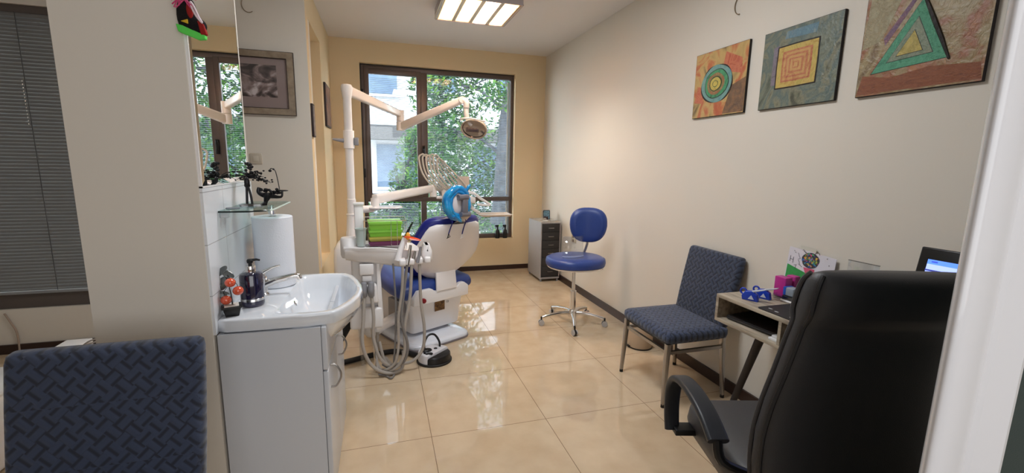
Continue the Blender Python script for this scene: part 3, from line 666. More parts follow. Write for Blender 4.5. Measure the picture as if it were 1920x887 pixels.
# ================================================================ VISITOR CHAIRS
def visitor_chair(label, loc, rz):
    t = thing('visitor_chair', label, 'chair', loc, rz, None)
    kw = dict(world=False)
    s_ = MB()
    rings = []
    def sq(x0, x1, y0, y1, z, r=.03):
        return rect(((x0+x1)/2, (y0+y1)/2, z), (1, 0, 0), (0, 1, 0), x1-x0, y1-y0, r, 5)
    s_.loft([sq(-.235, .235, -.205, .205, .400), sq(-.247, .247, -.222, .218, .406), sq(-.254, .254, -.230, .222, .430), sq(-.252, .252, -.228, .222, .458), sq(-.240, .240, -.215, .215, .470), sq(-.18, .18, -.16, .17, .474)])
    s_.build('seat', FABRIC_S, t, angle=60, **kw)
    b = MB()
    def bsec(z, w, y, th): return rect((0, y, z), (1, 0, 0), (0, 1, 0), 2*w, th, th*.42, 5)
    b.loft([bsec(.462, .222, .205, .045), bsec(.475, .234, .208, .056), bsec(.60, .238, .232, .058), bsec(.75, .240, .262, .056), bsec(.875, .240, .287, .052), bsec(.895, .236, .291, .046), bsec(.903, .226, .293, .028)])
    b.build('backrest', FABRIC_B, t, angle=60, **kw)
    for sx in (-1, 1):
        MB().loft([rect((sx*(.228+a), -.205-a2, z), (1, 0, 0), (0, 1, 0), w, w, .003, 2) for a, a2, z, w in ((.014, .014, .018, .020), (.004, .006, .25, .026), (0, 0, .40, .030))]).build('leg', STEEL, t, **kw)
        MB().loft([rect((sx*(.225+a), .195+a2, z), (1, 0, 0), (0, 1, 0), w, w, .003, 2) for a, a2, z, w in ((.014, .030, .018, .020), (.004, .010, .25, .026), (0, 0, .43, .030))]).build('leg', STEEL, t, **kw)
        MB().cyl((sx*.242, -.219, 0), (sx*.242, -.219, .02), .013, .012, 12).build('foot', BLACK, t, **kw)
        MB().cyl((sx*.239, .225, 0), (sx*.239, .225, .02), .013, .012, 12).build('foot', BLACK, t, **kw)
        MB().box((sx*.226-.009, -.20, .332), (sx*.226+.009, .20, .352)).build('side_rail', STEEL, t, **kw)
    MB().box((-.22, -.212, .332), (.22, -.194, .352)).build('front_rail', STEEL, t, **kw)
    MB().box((-.215, -.21, .388), (.215, .20, .402)).build('seat_frame', BLACK, t, **kw)
    return t
vc = visitor_chair('blue woven-fabric chair with tapered steel legs beside the desk by the right wall', (1.83, 2.33, 0), -PI/2)
vc['group'] = 'blue fabric visitor chairs'
v2 = dup(vc, (-0.778, 1.215, 0), 0.0, 'blue woven-fabric chair nearest the camera at the lower left in front of the pier')
# ================================================================ DESK AND THINGS ON IT
DZ = 0.77; DX0, DX1, DY0, DY1 = 1.75, 2.15, 0.86, 1.89
t = thing('desk', 'small grey oak desk with open compartments and dark slanted legs against the right wall', 'desk', (1.95, 1.4, 0))
MB().box((DX0, DY0, DZ-.018), (DX1, DY1, DZ), bev=.001).build('desktop', WOOD, t)
MB().box((DX0, DY0, .620), (DX1, DY1, .638), bev=.001).build('bottom_board', WOOD, t)
for y in (DY0, DY1-.018): MB().box((DX0, y, .638), (DX1, y+.018, DZ-.018)).build('side_panel', WOOD, t)
MB().box((DX0, 1.478, .638), (DX1, 1.494, DZ-.018)).build('divider', WOOD, t)
MB().box((DX1-.012, DY0+.018, .638), (DX1-.002, DY1-.018, DZ-.018)).build('back_panel', mat('dark_board', (58, 52, 46), .7), t)
DL = mat('dark_brown_leg', (44, 37, 35), .45)
for x, y, fx, fy in ((2.03, 1.80, 2.0, 1.965), (1.83, 1.80, 1.80, 1.93), (2.03, .96, 2.0, .82), (1.83, .96, 1.80, .82)):
    if fx < 1.9: continue
    MB().tube([(x, y, .62), (fx, fy, .0)], [.026, .017], 16).build('leg', DL, t)
for y, fy in ((.96, .82),):
    MB().tube([(1.83, y, .62), (1.80, fy, 0)], [.026, .017], 16).build('leg', DL, t)
# laptop in the compartment
t = thing('closed_laptop', 'closed dark grey laptop lying in the open compartment of the desk', 'laptop', (1.9, 1.68, .638))
M = Matrix.Translation((1.92, 1.69, .642)) @ rotz(.10)
MB().box((-.12, -.165, 0), (.12, .165, .012), M=M, bev=.004).build('base', mat('dark_grey_metal', (62, 62, 64), .4, metal=.4), t)
MB().box((-.12, -.165, .0125), (.12, .165, .020), M=M, bev=.003).build('lid', mat('laptop_lid', (46, 44, 46), .35, metal=.3), t)
o = MB().box((-.07, -.03, 0), (.07, .03, .012), M=Matrix.Translation((1.84, 1.528, .6385)), bev=.002).build('paper_box', mat('card_white', (226, 226, 226), .6), loc=(1.84, 1.528, .6385))
tag(o, 'small flat white box in the desk compartment beside the divider', 'box')
o = MB().box((-.055, -.028, 0), (.055, .028, .010), M=Matrix.Translation((1.84, 1.527, .651)) @ rotz(.06), bev=.002).build('paper_box', mat('card_white2', (214, 214, 214), .6), loc=(1.84, 1.527, .651))
tag(o, 'small white box stacked on top of another in the desk compartment', 'box')
# desk pad
t = thing('desk_mat', 'black desk mat with small pale marks on the desktop', 'desk mat', (1.93, 1.35, DZ))
MB().prism(rect((1.93, 1.34, DZ+.0005), (1, 0, 0), (0, 1, 0), .33, .60, .02), (0, 0, .003)).build('pad', mat('black_mat', (30, 29, 32), .55), t)
m = MB()
for x, y in ((1.800, 1.555), (1.796, 1.470), (1.812, 1.60)): MB().lathe([(0, .0037), (.009, .0037), (.009, .0041), (0, .0041)], (x, y, DZ), n=14, sx=.55, sy=1.3).build('printed_mark', mat('pale_print', (190, 190, 192), .6), t)
# two blue clips
def clip(label, x, y, rz):
    t = thing('blue_clip', label, 'clip', (x, y, DZ), rz, 'blue plastic clips on the desk')
    CB = mat('bright_blue_plastic', (30, 66, 190), .3, coat=.3)
    MB().prism([(-.030, -.012, 0), (.034, -.012, 0), (.028, -.012, .030), (.006, -.012, .044), (-.020, -.012, .040), (-.034, -.012, .018)], (0, .024, 0), bev=.003).build('body', CB, t, world=False)
    MB().prism([(-.006, -.0135, .008), (.018, -.0135, .008), (.006, -.0135, .026)], (0, .027, 0)).build('window', mat('clip_white', (214, 220, 236), .4), t, world=False)
    MB().prism([(.0, -.010, .034), (.055, -.010, .056), (.057, -.010, .060), (.0, -.010, .042)], (0, .020, 0), bev=.001).build('blade', mat('clip_pale', (200, 206, 220), .3), t, world=False)
    MB().tube([(-.03+.012*math.cos(a), 0, .036+.012*math.sin(a)) for a in [2*PI*k/14 for k in range(14)]], .004, 8, closed=True).build('ring', CB, t, world=False)
    t.scale = (1.2, 1.2, 1.2)
    return t
clip('bright blue plastic clip nearest the left end of the desktop', 1.832, 1.745, -1.1)
clip('bright blue plastic clip with a pale blade, second from the left end of the desktop', 1.925, 1.755, -1.2)
# clear box with stamps
t = thing('stamp_tray', 'clear acrylic tray holding stamps at the wall side of the desktop', 'tray', (2.06, 1.70, DZ))
M = Matrix.Translation((2.055, 1.675, DZ)) @ rotz(.05)
MB().box((-.06, -.085, 0), (.06, .085, .004), M=M).box((-.06, -.085, .004), (-.056, .085, .026), M=M).box((.056, -.085, .004), (.06, .085, .026), M=M).box((-.056, -.085, .004), (.056, -.081, .026), M=M).box((-.056, .081, .004), (.056, .085, .026), M=M).build('tray_walls', ACRY, t)
def stamp(label, x, y, z, sx, sy, szz, cm, c2=None):
    t = thing('rubber_stamp', label, 'stamp', (x, y, z), .05)
    MB().box((-sx/2, -sy/2, 0), (sx/2, sy/2, szz), bev=.005).build('body', cm, t, world=False)
    if c2: MB().box((-sx/2-.001, -sy/2-.0005, .004), (sx/2+.001, -sy/2+sy*.55, szz-.004), bev=.003).build('grip', c2, t, world=False)
    return t
MAG = mat('magenta_plastic', (186, 40, 140), .35, coat=.2); PBL = mat('mid_blue_plastic', (36, 90, 190), .35)
stamp('boxy magenta self-inking stamp standing in the clear tray', 2.05, 1.752, DZ+.005, .05, .066, .108, MAG)
stamp('magenta stamp with a paler top behind the boxy magenta one', 2.108, 1.745, DZ+.005, .04, .05, .112, mat('magenta_b', (200, 62, 150), .35))
stamp('small blue and grey stamp beside the magenta ones', 2.035, 1.684, DZ+.0275, .05, .055, .044, mat('grey_stamp', (150, 160, 172), .4), None)

MB().box((2.008, 1.696, DZ+.028), (2.062, 1.713, DZ+.073), bev=.003).build('blue_cap', PBL, bpy.data.objects['rubber_stamp.002'])
o = MB().box((2.005, 1.64, DZ+.0045), (2.075, 1.712, DZ+.027), bev=.003).build('ink_pad', BLACK, loc=(2.04, 1.68, DZ))
tag(o, 'black ink pad in the clear tray under the small blue and grey stamp', 'ink pad')
o = MB().tube([(1.985, 1.70, DZ+.006), (2.0, 1.62, DZ+.004), (2.03, 1.575, DZ+.006)], [.0055, .006, .004], 10, smooth=4).build('white_pen', WHITEP, loc=(2.0, 1.62, DZ))
tag(o, 'white curved pen lying on the desktop in front of the clear tray', 'pen')
o = MB().box((-.013, -.022, 0), (.013, .022, .018), M=Matrix.Translation((2.045, 1.565, DZ+.0005)), bev=.005).build('eraser', WHITEP, loc=(2.045, 1.565, DZ))
tag(o, 'small white block on the desktop beside the black mat', 'eraser')
# drawing card leaning against the wall
t = thing('drawing_card', 'white card with a coloured brain drawing leaning on the wall behind the desk', 'card', (2.12, 1.68, DZ))
CW = mat('card_paper', (222, 218, 226), .8); INK = mat('pencil_ink', (70, 64, 70), .8)
cx0, cx1 = 2.118, 2.142
def cp(u, v, d=0.0):   # u along the card (0 = far edge, 1 = near edge), v up
    y = 1.815-u*.262; z = DZ+.001+v*.262; x = cx0+(cx1-cx0)*v-.0015-d
    return Vector((x, y, z))
m = MB(); m.prism([cp(0, 0), cp(1, 0), cp(1, .93), cp(0, 1.0)], (.0025, 0, 0)); m.build('card', CW, t)
m = MB(); m.prism([cp(.23, .9, -.003), cp(.57, .9, -.003), cp(.57, 1.04, -.003), cp(.23, 1.06, -.003)], (.001, 0, 0)); m.build('back_sheet', mat('card_beige', (206, 202, 190), .8), t)
m = MB(); m.prism([cp(.02, .05, .001), cp(.68, .05, .001), cp(.60, .50, .001), cp(.02, .64, .001)], (.0006, 0, 0)); m.build('green_panel', mat('grass_green', (52, 150, 76), .8, var=((60, 160, 80), 40)), t)
m = MB(); cols = [(210, 90, 120), (226, 170, 70), (226, 200, 80), (70, 120, 200), (60, 150, 150), (110, 190, 120), (150, 110, 190), (40, 90, 140), (120, 160, 80)]
mats_ = [mat('doodle_%d' % i, c, .8) for i, c in enumerate(cols)]+[INK]
rb = random.Random(2)
bc = (.50, .80)
ol = [cp(bc[0]+.185*math.cos(a)*(1+.04*math.sin(5*a)), bc[1]+.155*math.sin(a), .0012) for a in [2*PI*k/30 for k in range(30)]]
m.prism(ol, (.0004, 0, 0), mi=9)
for k in range(70):
    a = rb.uniform(0, 2*PI); r = math.sqrt(rb.random())*.86; u_ = bc[0]+.185*r*math.cos(a); v_ = bc[1]+.155*r*math.sin(a); rr = rb.uniform(.016, .030)
    m.prism([cp(u_+rr*math.cos(b)*(1+.35*math.sin(3*b+k)), v_+rr*.8*math.sin(b+.3*k)*(1+.3*math.cos(2*b+k)), .0016+.00002*k) for b in [2*PI*q/9 for q in range(9)]], (.0002, 0, 0), mi=k % 9)
m.prism([cp(.38, .64, .0013), cp(.62, .64, .0013), cp(.62, .48, .0013), cp(.48, .46, .0013)], (.0004, 0, 0), mi=0)
m.build('brain_drawing', mats_, t)
m = MB()
def stroke(ps, r=.0009): m.tube([cp(u, v, .0012) for u, v in ps], r, 5)
stroke([(.06, .70), (.06, .82)]); stroke([(.13, .68), (.13, .80)]); stroke([(.06, .76), (.13, .74)])
stroke([(.17, .64), (.22, .66), (.20, .58)]); stroke([(.22, .90), (.25, .84), (.28, .80), (.24, .78)]); stroke([(.24, .76), (.27, .73), (.29, .67), (.26, .68)])
stroke([(.62+.045*math.cos(a), .97-.03+.045*math.sin(a)) for a in [2*PI*k/12 for k in range(11)]], .0013)
for k in range(4): stroke([(.30+.03*k, .97-.02*k), (.32+.03*k, .99-.02*k), (.34+.03*k, .95-.02*k)])
for u_, v_ in ((.12, .93), (.15, .90), (.82, .90), (.88, .78), (.82, .66), (.30, .66), (.33, .64)): stroke([(u_, v_), (u_+.012, v_+.004)], .0016)
m.build('pencil_marks', INK, t)
# clear sign holder near wall
t = thing('acrylic_stand', 'clear acrylic sign stand near the right wall behind the office chair', 'stand', (2.10, 1.40, DZ))
MB().box((2.10, 1.335, DZ), (2.104, 1.47, DZ+.262), M=None, bev=.001).box((2.05, 1.335, DZ), (2.10, 1.47, DZ+.003)).build('sheet', ACRY, t)
MB().box((2.0985, 1.335, DZ+.262), (2.1055, 1.47, DZ+.265)).build('edge', mat('grey_acrylic_edge', (110, 106, 100), .3), t)  # grey strip along the top of the clear sheet
# open laptop
t = thing('open_laptop', 'open black laptop with a bright blue-white screen at the right end of the desk', 'laptop', (1.98, 1.0, DZ))
MB().box((1.80, .87, DZ+.0038), (1.985, 1.16, DZ+.018), bev=.004).build('base', BLACK, t)
tl = Matrix.Translation((1.985, 1.01, DZ+.018)) @ Matrix.Rotation(.17, 4, 'Y')
lid = MB().box((-.004, -.15, .0), (.004, .15, .375), M=tl, bev=.005).build('lid', mat('laptop_black', (14, 14, 17), .3), t)
sc_m = mat('screen_page', (150, 168, 250), .4, emis=((150, 168, 250), 1.0))
MB().box((-.0052, -.12, .03), (-.0042, .118, .330), M=tl).build('screen', sc_m, lid)
m = MB(); sb = mat('screen_blue', (90, 140, 240), .4, emis=((88, 134, 240), .8)); sd = mat('screen_ink', (60, 70, 150), .4, emis=((60, 70, 150), .5)); sn = mat('screen_navy', (40, 50, 170), .4, emis=((40, 50, 170), .6))
m.box((-.0056, -.12, .312), (-.0052, .118, .330), M=tl, mi=0)
for y0, y1, z0 in ((.05, .12, .285), (.02, .045, .285), (-.02, -.005, .300), (.085, .105, .319), (-.03, -.02, .319)): m.box((-.0056, y0, z0), (-.0052, y1, z0+.006), M=tl, mi=1)
m.box((-.0056, .06, .245), (-.0052, .118, .262), M=tl, mi=2)
m.build('page_content', [sb, sd, sn], lid)
MB().box((1.82, .90, DZ+.0182), (1.95, 1.13, DZ+.0192)).build('keyboard', mat('key_black', (28, 28, 30), .6), t)
# ================================================================ OFFICE CHAIR
OC = (1.375, 1.08, 0); OR = -0.28
t = thing('office_chair', 'large black leather high-back office chair with curved armrests at the desk', 'office chair', OC, OR)
kw = dict(world=False)
def osec(z, w, yb, th, ex=2.6):
    out = []
    for k in range(40):
        a = 2*PI*k/40; ca, sa = math.cos(a), math.sin(a)
        out.append(Vector((w*abs(ca)**(2/ex)*(1 if ca >= 0 else -1), yb+th*(abs(sa)**(2/ex))*(1 if sa >= 0 else -1), z)))
    return out
prof = [(.46, .235, -.235, .035), (.50, .262, -.240, .050), (.58, .270, -.238, .052), (.68, .268, -.236, .052), (.78, .256, -.243, .050), (.88, .240, -.256, .050), (.98, .229, -.272, .050), (1.025, .224, -.280, .046), (1.04, .223, -.284, .052), (1.07, .223, -.288, .074), (1.125, .221, -.296, .070), (1.158, .217, -.303, .062), (1.178, .208, -.308, .044), (1.186, .19, -.31, .022)]
MB().loft([osec(*p) for p in prof]).build('backrest', LEATHER, t, angle=60, **kw)
for sx in (-1, 1):
    MB().tube([(sx*(p[1]-.006), p[2]-p[3]*.50, p[0]) for p in prof[1:-1]], .006, 8, smooth=3).build('piping', mat('piping_leather', (34, 34, 36), .35), t, **kw)
    MB().tube([(sx*(p[1]-.004), p[2]+p[3]*.45, p[0]) for p in prof[1:-1]], .007, 8, smooth=3).build('side_bolster', LEATHER, t, **kw)
s_ = MB()
s_.loft([rect((0, y0, z), (1, 0, 0), (0, 1, 0), w, d, .09, 7) for z, w, d, y0 in ((.375, .46, .44, .03), (.385, .52, .50, .03), (.43, .54, .52, .03), (.475, .53, .51, .03), (.495, .47, .45, .03), (.50, .3, .3, .03))])
s_.build('seat', LEATHER, t, angle=60, **kw)
MB().loft([rect((0, .03, z), (1, 0, 0), (0, 1, 0), w, w*.9, .05, 5) for z, w in ((.35, .30), (.374, .34))]).build('seat_plate', BLACK, t, **kw)
for sx, AX in ((-1, -.345), (1, .288)):
    path = [(-.175, .600), (-.10, .640), (0, .662), (.10, .662), (.165, .640), (.20, .590), (.205, .52), (.195, .455), (.18, .41)]
    R_ = []
    P_ = []
    for i in range(len(path)-1):
        for k in range(4): 
            f = k/4; P_.append((path[i][0]*(1-f)+path[i+1][0]*f, path[i][1]*(1-f)+path[i+1][1]*f))
    P_.append(path[-1])
    # smooth twice
    for _ in range(3): P_ = [P_[0]]+[((P_[i-1][0]+P_[i][0]*2+P_[i+1][0])/4, (P_[i-1][1]+P_[i][1]*2+P_[i+1][1])/4) for i in range(1, len(P_)-1)]+[P_[-1]]
    for i, (y, z) in enumerate(P_):
        a = P_[max(0, i-1)]; b = P_[min(len(P_)-1, i+1)]; d = Vector((0, b[0]-a[0], b[1]-a[1])).normalized(); nn = Vector((0, -d.z, d.y))
        wv = .068-.012*(i/len(P_)); R_.append(rect((AX, y, z), (1, 0, 0), nn, wv, .026, .011, 4))
    MB().loft(R_).build('armrest', ARMPU, t, angle=50, **kw)
    MB().box((min(sx*.255, AX), .14, .405), (max(sx*.255, AX), .20, .43), bev=.005).build('arm_bracket', BLACK, t, **kw)
    MB().tube([(AX, -.165, .60), (AX*.97, -.185, .54), (sx*.25, -.19, .50)], [.016, .016, .014], 10, smooth=4).build('arm_strut', BLACK, t, **kw)
MB().cyl((0, .03, .09), (0, .03, .35), .028, n=20).build('gas_lift', BLACK, t, **kw)
for k in range(5):
    a = 2*PI*k/5+.2; d = Vector((math.cos(a), math.sin(a), 0))
    MB().tube([Vector((0, .03, .11)), Vector((0, .03, .10))+d*.15, Vector((0, .03, .082))+d*.30], [.030, .022, .016], 10).build('base_arm', BLACK, t, **kw)
    q = Vector((0, .03, .03))+d*.30; s2 = Vector((-d.y, d.x, 0))
    MB().cyl(q-s2*.022, q+s2*.022, .03, n=18).cyl(q, q+Vector((0, 0, .045)), .009, n=8).build('caster', BLACK, t, **kw)
# ================================================================ PAINTINGS
def canvas(name, label, y0, y1, z0, z1, ground, shapes_fn, mats):
    # y0 = far (left) edge, y1 = near (right) edge
    t = thing(name, label, 'painting', (XR, (y0+y1)/2, (z0+z1)/2), 0, 'abstract shape paintings on the right wall')
    x = XR-.016
    MB().box((x, y1, z0), (XR-.001, y0, z1), bev=.002).build('canvas', mat('dark_canvas_side', (34, 26, 24), .7), t)
    m = MB()
    def q(u, v, d=0): return Vector((x-.0006-d, y0+(y1-y0)*u, z0+(z1-z0)*v))
    nu, nv = 24, 24
    m.faces_from([q(.006+.988*i/nu, .006+.988*j/nv) for j in range(nv+1) for i in range(nu+1)], [(j*(nu+1)+i, j*(nu+1)+i+1, (j+1)*(nu+1)+i+1, (j+1)*(nu+1)+i) for j in range(nv) for i in range(nu)])
    shapes_fn(m, q)
    m.build('paint', mats, t, angle=30)
    return t
def PM(n, *st, sc=9, stretch=(1, 1, 1), b=1.0): return multi_ramp(n, [(.32+.36*i/(len(st)-1), tuple(int(v*.80+26) for v in c)) for i, c in enumerate(st)], sc*1.7, stretch, .4, b, 12, 1.6)
rp = random.Random(5)
def poly(m, pts, mi, d):
    # a flat paint patch slightly raised, as a thin slab
    m.prism([p for p in pts], (.0008, 0, 0), mi=mi)
def ringfn(cu, cv, r, asp=1.0, wob=0.03, n=40, sd=0):
    rr = random.Random(sd); ph = rr.random()*6
    return [(cu+r*math.cos(a)*asp*(1+wob*math.sin(3*a+ph)), cv+r*math.sin(a)*(1+wob*math.cos(4*a+ph))) for a in [2*PI*k/n for k in range(n)]]
INKP = mat('dark_paint', (40, 34, 34), .4, bump=(80, .8))
# 1: circles
g1 = PM('paint_orange', (120, 96, 56), (196, 160, 92), (214, 176, 104), (206, 110, 60), (190, 84, 44), sc=3.2)
m1 = [g1, INKP, PM('paint_blue1', (84, 150, 158), (120, 176, 170), (90, 150, 150)), PM('paint_green1', (24, 120, 78), (60, 170, 110), (30, 100, 60)), PM('paint_tan1', (196, 150, 100), (150, 110, 60), (190, 90, 60)), PM('paint_olive1', (110, 104, 40), (90, 110, 60), (170, 160, 70)), PM('paint_yellow1', (200, 180, 70), (226, 204, 90), (190, 150, 50)), PM('paint_red1', (200, 84, 56), (220, 120, 80), (190, 70, 40)), PM('paint_brown1', (90, 62, 44), (120, 84, 56), (150, 100, 60))]
def f1(m, q):
    d = .0004
    for pts, mi in (([(.62, 0.02), (.99, .02), (.99, .5), (.75, .42)], 8), ([(.55, .66), (.92, .56), (.9, .78), (.6, .93)], 7), ([(.02, .25), (.2, .22), (.25, .42), (.1, .5)], 7)):
        m.prism([q(u, v, d) for u, v in pts], (.0004, 0, 0), mi=mi)
    for r, mi in ((.29, 1), (.277, 2), (.218, 1), (.208, 3), (.16, 4), (.12, 5), (.108, 1), (.097, 6), (.052, 5), (.04, 6)):
        d += .0006
        m.prism([q(u, v, d) for u, v in ringfn(.46 if r > .2 else .45, .49, r*1.0, 1.06, sd=int(r*1000))], (.0007, 0, 0), mi=mi)
canvas('canvas_painting', 'orange canvas painting with blue-green circles, smallest of the three', 2.706, 2.242, 1.787, 2.212, g1, f1, m1)
# 2: squares
g2 = PM('paint_teal', (76, 84, 70), (120, 128, 108), (84, 104, 100), (132, 132, 106), (66, 70, 56), sc=3.0)
m2 = [g2, INKP, PM('paint_yellow2', (196, 170, 70), (222, 190, 90), (200, 150, 60)), PM('paint_red2', (190, 84, 52), (214, 130, 80), (180, 70, 44)), PM('paint_orange2', (214, 150, 84), (226, 170, 96), (200, 110, 60)), PM('paint_violet2', (110, 96, 120), (130, 120, 136), (90, 80, 90)), PM('paint_blue2', (110, 150, 166), (90, 130, 150), (140, 160, 160))]
def f2(m, q):
    def sq(r, c, mi, d, rot=0.0):
        P_ = []
        for (a, b) in ((-1, -1), (0, -1.02), (1, -1), (1.02, 0), (1, 1), (0, 1.02), (-1, 1), (-1.02, 0)):
            P_.append((c[0]+r*(a*math.cos(rot)-b*math.sin(rot)), c[1]+r*(a*math.sin(rot)+b*math.cos(rot))))
        m.prism([q(u, v, d) for u, v in P_], (.0007, 0, 0), mi=mi)
    m.prism([q(u, v, .0004) for u, v in ((.16, .3), (.24, .3), (.24, .8), (.16, .78))], (.0004, 0, 0), mi=5)
    m.prism([q(u, v, .0004) for u, v in ((.3, .86), (.7, .84), (.72, .95), (.32, .95))], (.0004, 0, 0), mi=6)
    c = (.49, .51); d = .0005
    for r, mi in ((.268, 1), (.252, 2), (.19, 3), (.168, 4), (.14, 3), (.118, 4), (.09, 3), (.070, 4), (.040, 3), (.028, 4)):
        d += .0006; sq(r, c, mi, d)
canvas('canvas_painting', 'teal-grey canvas painting with yellow and red squares, middle of the three', 2.134, 1.676, 1.785, 2.205, g2, f2, m2)
# 3: triangles
g3 = PM('paint_rust', (120, 92, 56), (168, 148, 104), (150, 118, 70), (150, 84, 52), (176, 110, 66), sc=3.0)
m3 = [g3, INKP, PM('paint_green3', (50, 140, 104), (84, 176, 134), (60, 150, 110), sc=14), PM('paint_grey3', (120, 140, 116), (140, 150, 124), (104, 130, 104)), PM('paint_yellow3', (190, 170, 66), (210, 186, 90), (170, 150, 60)), PM('paint_cream3', (178, 164, 124), (160, 146, 108), (186, 176, 140)), PM('paint_violet3', (96, 70, 120), (120, 84, 110), (140, 90, 110)), PM('paint_rust3', (150, 78, 50), (170, 96, 60), (130, 70, 50), stretch=(1, 1, 5))]
def f3(m, q):
    for pts, mi in (([(.01, .40), (.05, .99), (.42, .99), (.18, .45)], 5), ([(.01, .02), (.99, .02), (.97, .14), (.6, .17), (.3, .13), (.05, .18)], 7), ([(.22, .40), (.38, .62), (.46, .74), (.42, .74), (.20, .46)], 6)):
        m.prism([q(u, v, .0004) for u, v in pts], (.0004, 0, 0), mi=mi)
    A, B, C_ = Vector((.13, .185)), Vector((.735, .215)), Vector((.49, .70))
    cc = (A+B+C_)/3; d = .0005
    for s_, mi, off in ((1.05, 1, (.008, .006)), (1.0, 2, (0, 0)), (.62, 1, (.0, .0)), (.60, 3, (0, 0)), (.36, 1, (-.005, -.01)), (.34, 4, (-.005, -.01))):
        d += .0007
        P_ = [cc+(p-cc)*s_+Vector(off) for p in (A, B, C_)]
        m.prism([q(p.x, p.y, d) for p in P_], (.0008, 0, 0), mi=mi)
    m.tube([q(.505, .70, .002), q(.59, .53, .002), q(.675, .36, .002), q(.75, .20, .002)], [.006, .009, .008, .004], 6, mi=1)
canvas('canvas_painting', 'rust and cream canvas painting with a green triangle, largest of the three', 1.577, 1.118, 1.782, 2.30, g3, f3, m3)
# ================================================================ PICTURES AND FITTINGS ON THE LEFT WALLS
PH = multi_ramp('sepia_photo', [(.36, (40, 32, 34)), (.46, (92, 78, 78)), (.54, (140, 122, 120)), (.66, (206, 196, 198))], 7, (1, 1, 1.6), .5, 0, 5, 1.2)
t = thing('framed_picture', 'large rocky landscape picture in a pale wooden frame beside the mirror', 'picture', (-.90, YM, 2.05))
fx0, fx1, fz0, fz1 = -1.16, -.628, 1.80, 2.272
FW = mat('pale_wood_frame', (158, 142, 122), .45, var=((132, 116, 98), 20))
w_ = .05
MB().prism([(fx0, YM-.03, fz0), (fx1, YM-.03, fz0), (fx1-w_, YM-.03, fz0+w_), (fx0+w_, YM-.03, fz0+w_)], (0, .029, 0)).prism([(fx0, YM-.03, fz1), (fx1, YM-.03, fz1), (fx1-w_, YM-.03, fz1-w_), (fx0+w_, YM-.03, fz1-w_)], (0, .029, 0)).prism([(fx1, YM-.03, fz0), (fx1, YM-.03, fz1), (fx1-w_, YM-.03, fz1-w_), (fx1-w_, YM-.03, fz0+w_)], (0, .029, 0)).prism([(fx0, YM-.03, fz0), (fx0, YM-.03, fz1), (fx0+w_, YM-.03, fz1-w_), (fx0+w_, YM-.03, fz0+w_)], (0, .029, 0)).build('frame', FW, t, angle=20)
e = MB()
for a, b in (((fx0-.003, fz0-.003), (fx1+.003, fz0)), ((fx0-.003, fz1), (fx1+.003, fz1+.003)), ((fx1, fz0), (fx1+.003, fz1)), ((fx0-.003, fz0), (fx0, fz1))): e.box((a[0], YM-.031, a[1]), (b[0], YM-.001, b[1]))
for a, b in (((fx0+w_-.002, fz0+w_-.004), (fx1-w_+.002, fz0+w_)), ((fx0+w_-.002, fz1-w_), (fx1-w_+.002, fz1-w_+.004)), ((fx1-w_, fz0+w_), (fx1-w_+.004, fz1-w_))): e.box((a[0], YM-.032, a[1]), (b[0], YM-.012, b[1]))
e.build('dark_edge', mat('dark_wood_edge', (60, 46, 40), .5), t)
MB().box((fx0+w_, YM-.014, fz0+w_), (fx1-w_, YM-.010, fz1-w_)).build('mount', mat('mauve_mount', (150, 132, 130), .7), t)
MB().box((fx0+.12, YM-.0155, fz0+.13), (fx1-.125, YM-.0145, fz1-.10)).build('print', PH, t)
MB().box((fx0+w_, YM-.0195, fz0+w_), (fx1-w_, YM-.0175, fz1-w_)).build('glazing', glassmat('picture_glass', (1, 1, 1), .04), t)
t = thing('light_switch', 'cream single light switch on the wall below the framed picture', 'light switch', (-.94, YM, 1.455))
MB().box((-.985, YM-.009, 1.412), (-.900, YM-.0005, 1.497), bev=.003).build('plate', mat('switch_cream', (196, 186, 170), .4), t)
MB().box((-.962, YM-.013, 1.432), (-.923, YM-.0095, 1.477), bev=.002).build('rocker', mat('switch_cream2', (206, 197, 182), .35), t)
t = thing('wall_picture', 'narrow dark framed picture seen edge-on at the near side of the wall niche', 'picture', (XL, 4.03, 1.76))
MB().box((XL+.0005, 3.978, 1.64), (XL+.018, 4.088, 1.905), bev=.002).build('frame', mat('dark_picture_frame', (44, 30, 30), .5), t)
MB().box((XL+.0185, 3.99, 1.652), (XL+.020, 4.078, 1.892)).build('print', mat('grey_print', (150, 136, 130), .5, var=((100, 90, 90), 30)), t)
t = thing('wall_picture', 'small brown picture in a dark frame on the left wall near the window', 'picture', (XL, 5.2, 2.03))
MB().box((XL+.0005, 4.97, 1.80), (XL+.020, 5.40, 2.235), bev=.002).build('frame', mat('dark_picture_frame', (44, 30, 30), .5), t)
MB().box((XL+.0205, 4.985, 1.815), (XL+.022, 5.385, 2.22)).build('print', mat('brown_print', (150, 104, 76), .5, var=((96, 66, 54), 9)), t)
def hookring(label, c, nrm):
    t = thing('ring_hook', label, 'hook', c)
    ax = Vector((0, 1, 0)) if nrm == 'X' else Vector((1, 0, 0))
    P_ = [Vector(c)+ax*.045*math.cos(a)+Vector((0, 0, .055*math.sin(a))) for a in [PI*.65+PI*1.05*k/12 if nrm != 'X' else -PI*.5+PI*.95*k/12 for k in range(13)]]
    MB().tube(P_, .003, 6).build('wire', mat('hook_brass', (150, 134, 112), .4, metal=.4), t)
hookring('thin bent wire hook high on the wall above the framed picture', (-.915, YM-.006, 2.60), 'Y')
hookring('thin bent wire hook high on the right wall above the orange painting', (XR-.006, 2.36, 2.44), 'X')
t = thing('wall_socket', 'beige wall socket near the floor cabinet on the right wall', 'socket', (XR, 4.62, .60))
MB().box((XR-.010, 4.56, .555), (XR-.0005, 4.68, .655), bev=.004).build('plate', mat('socket_beige', (206, 186, 150), .45), t)
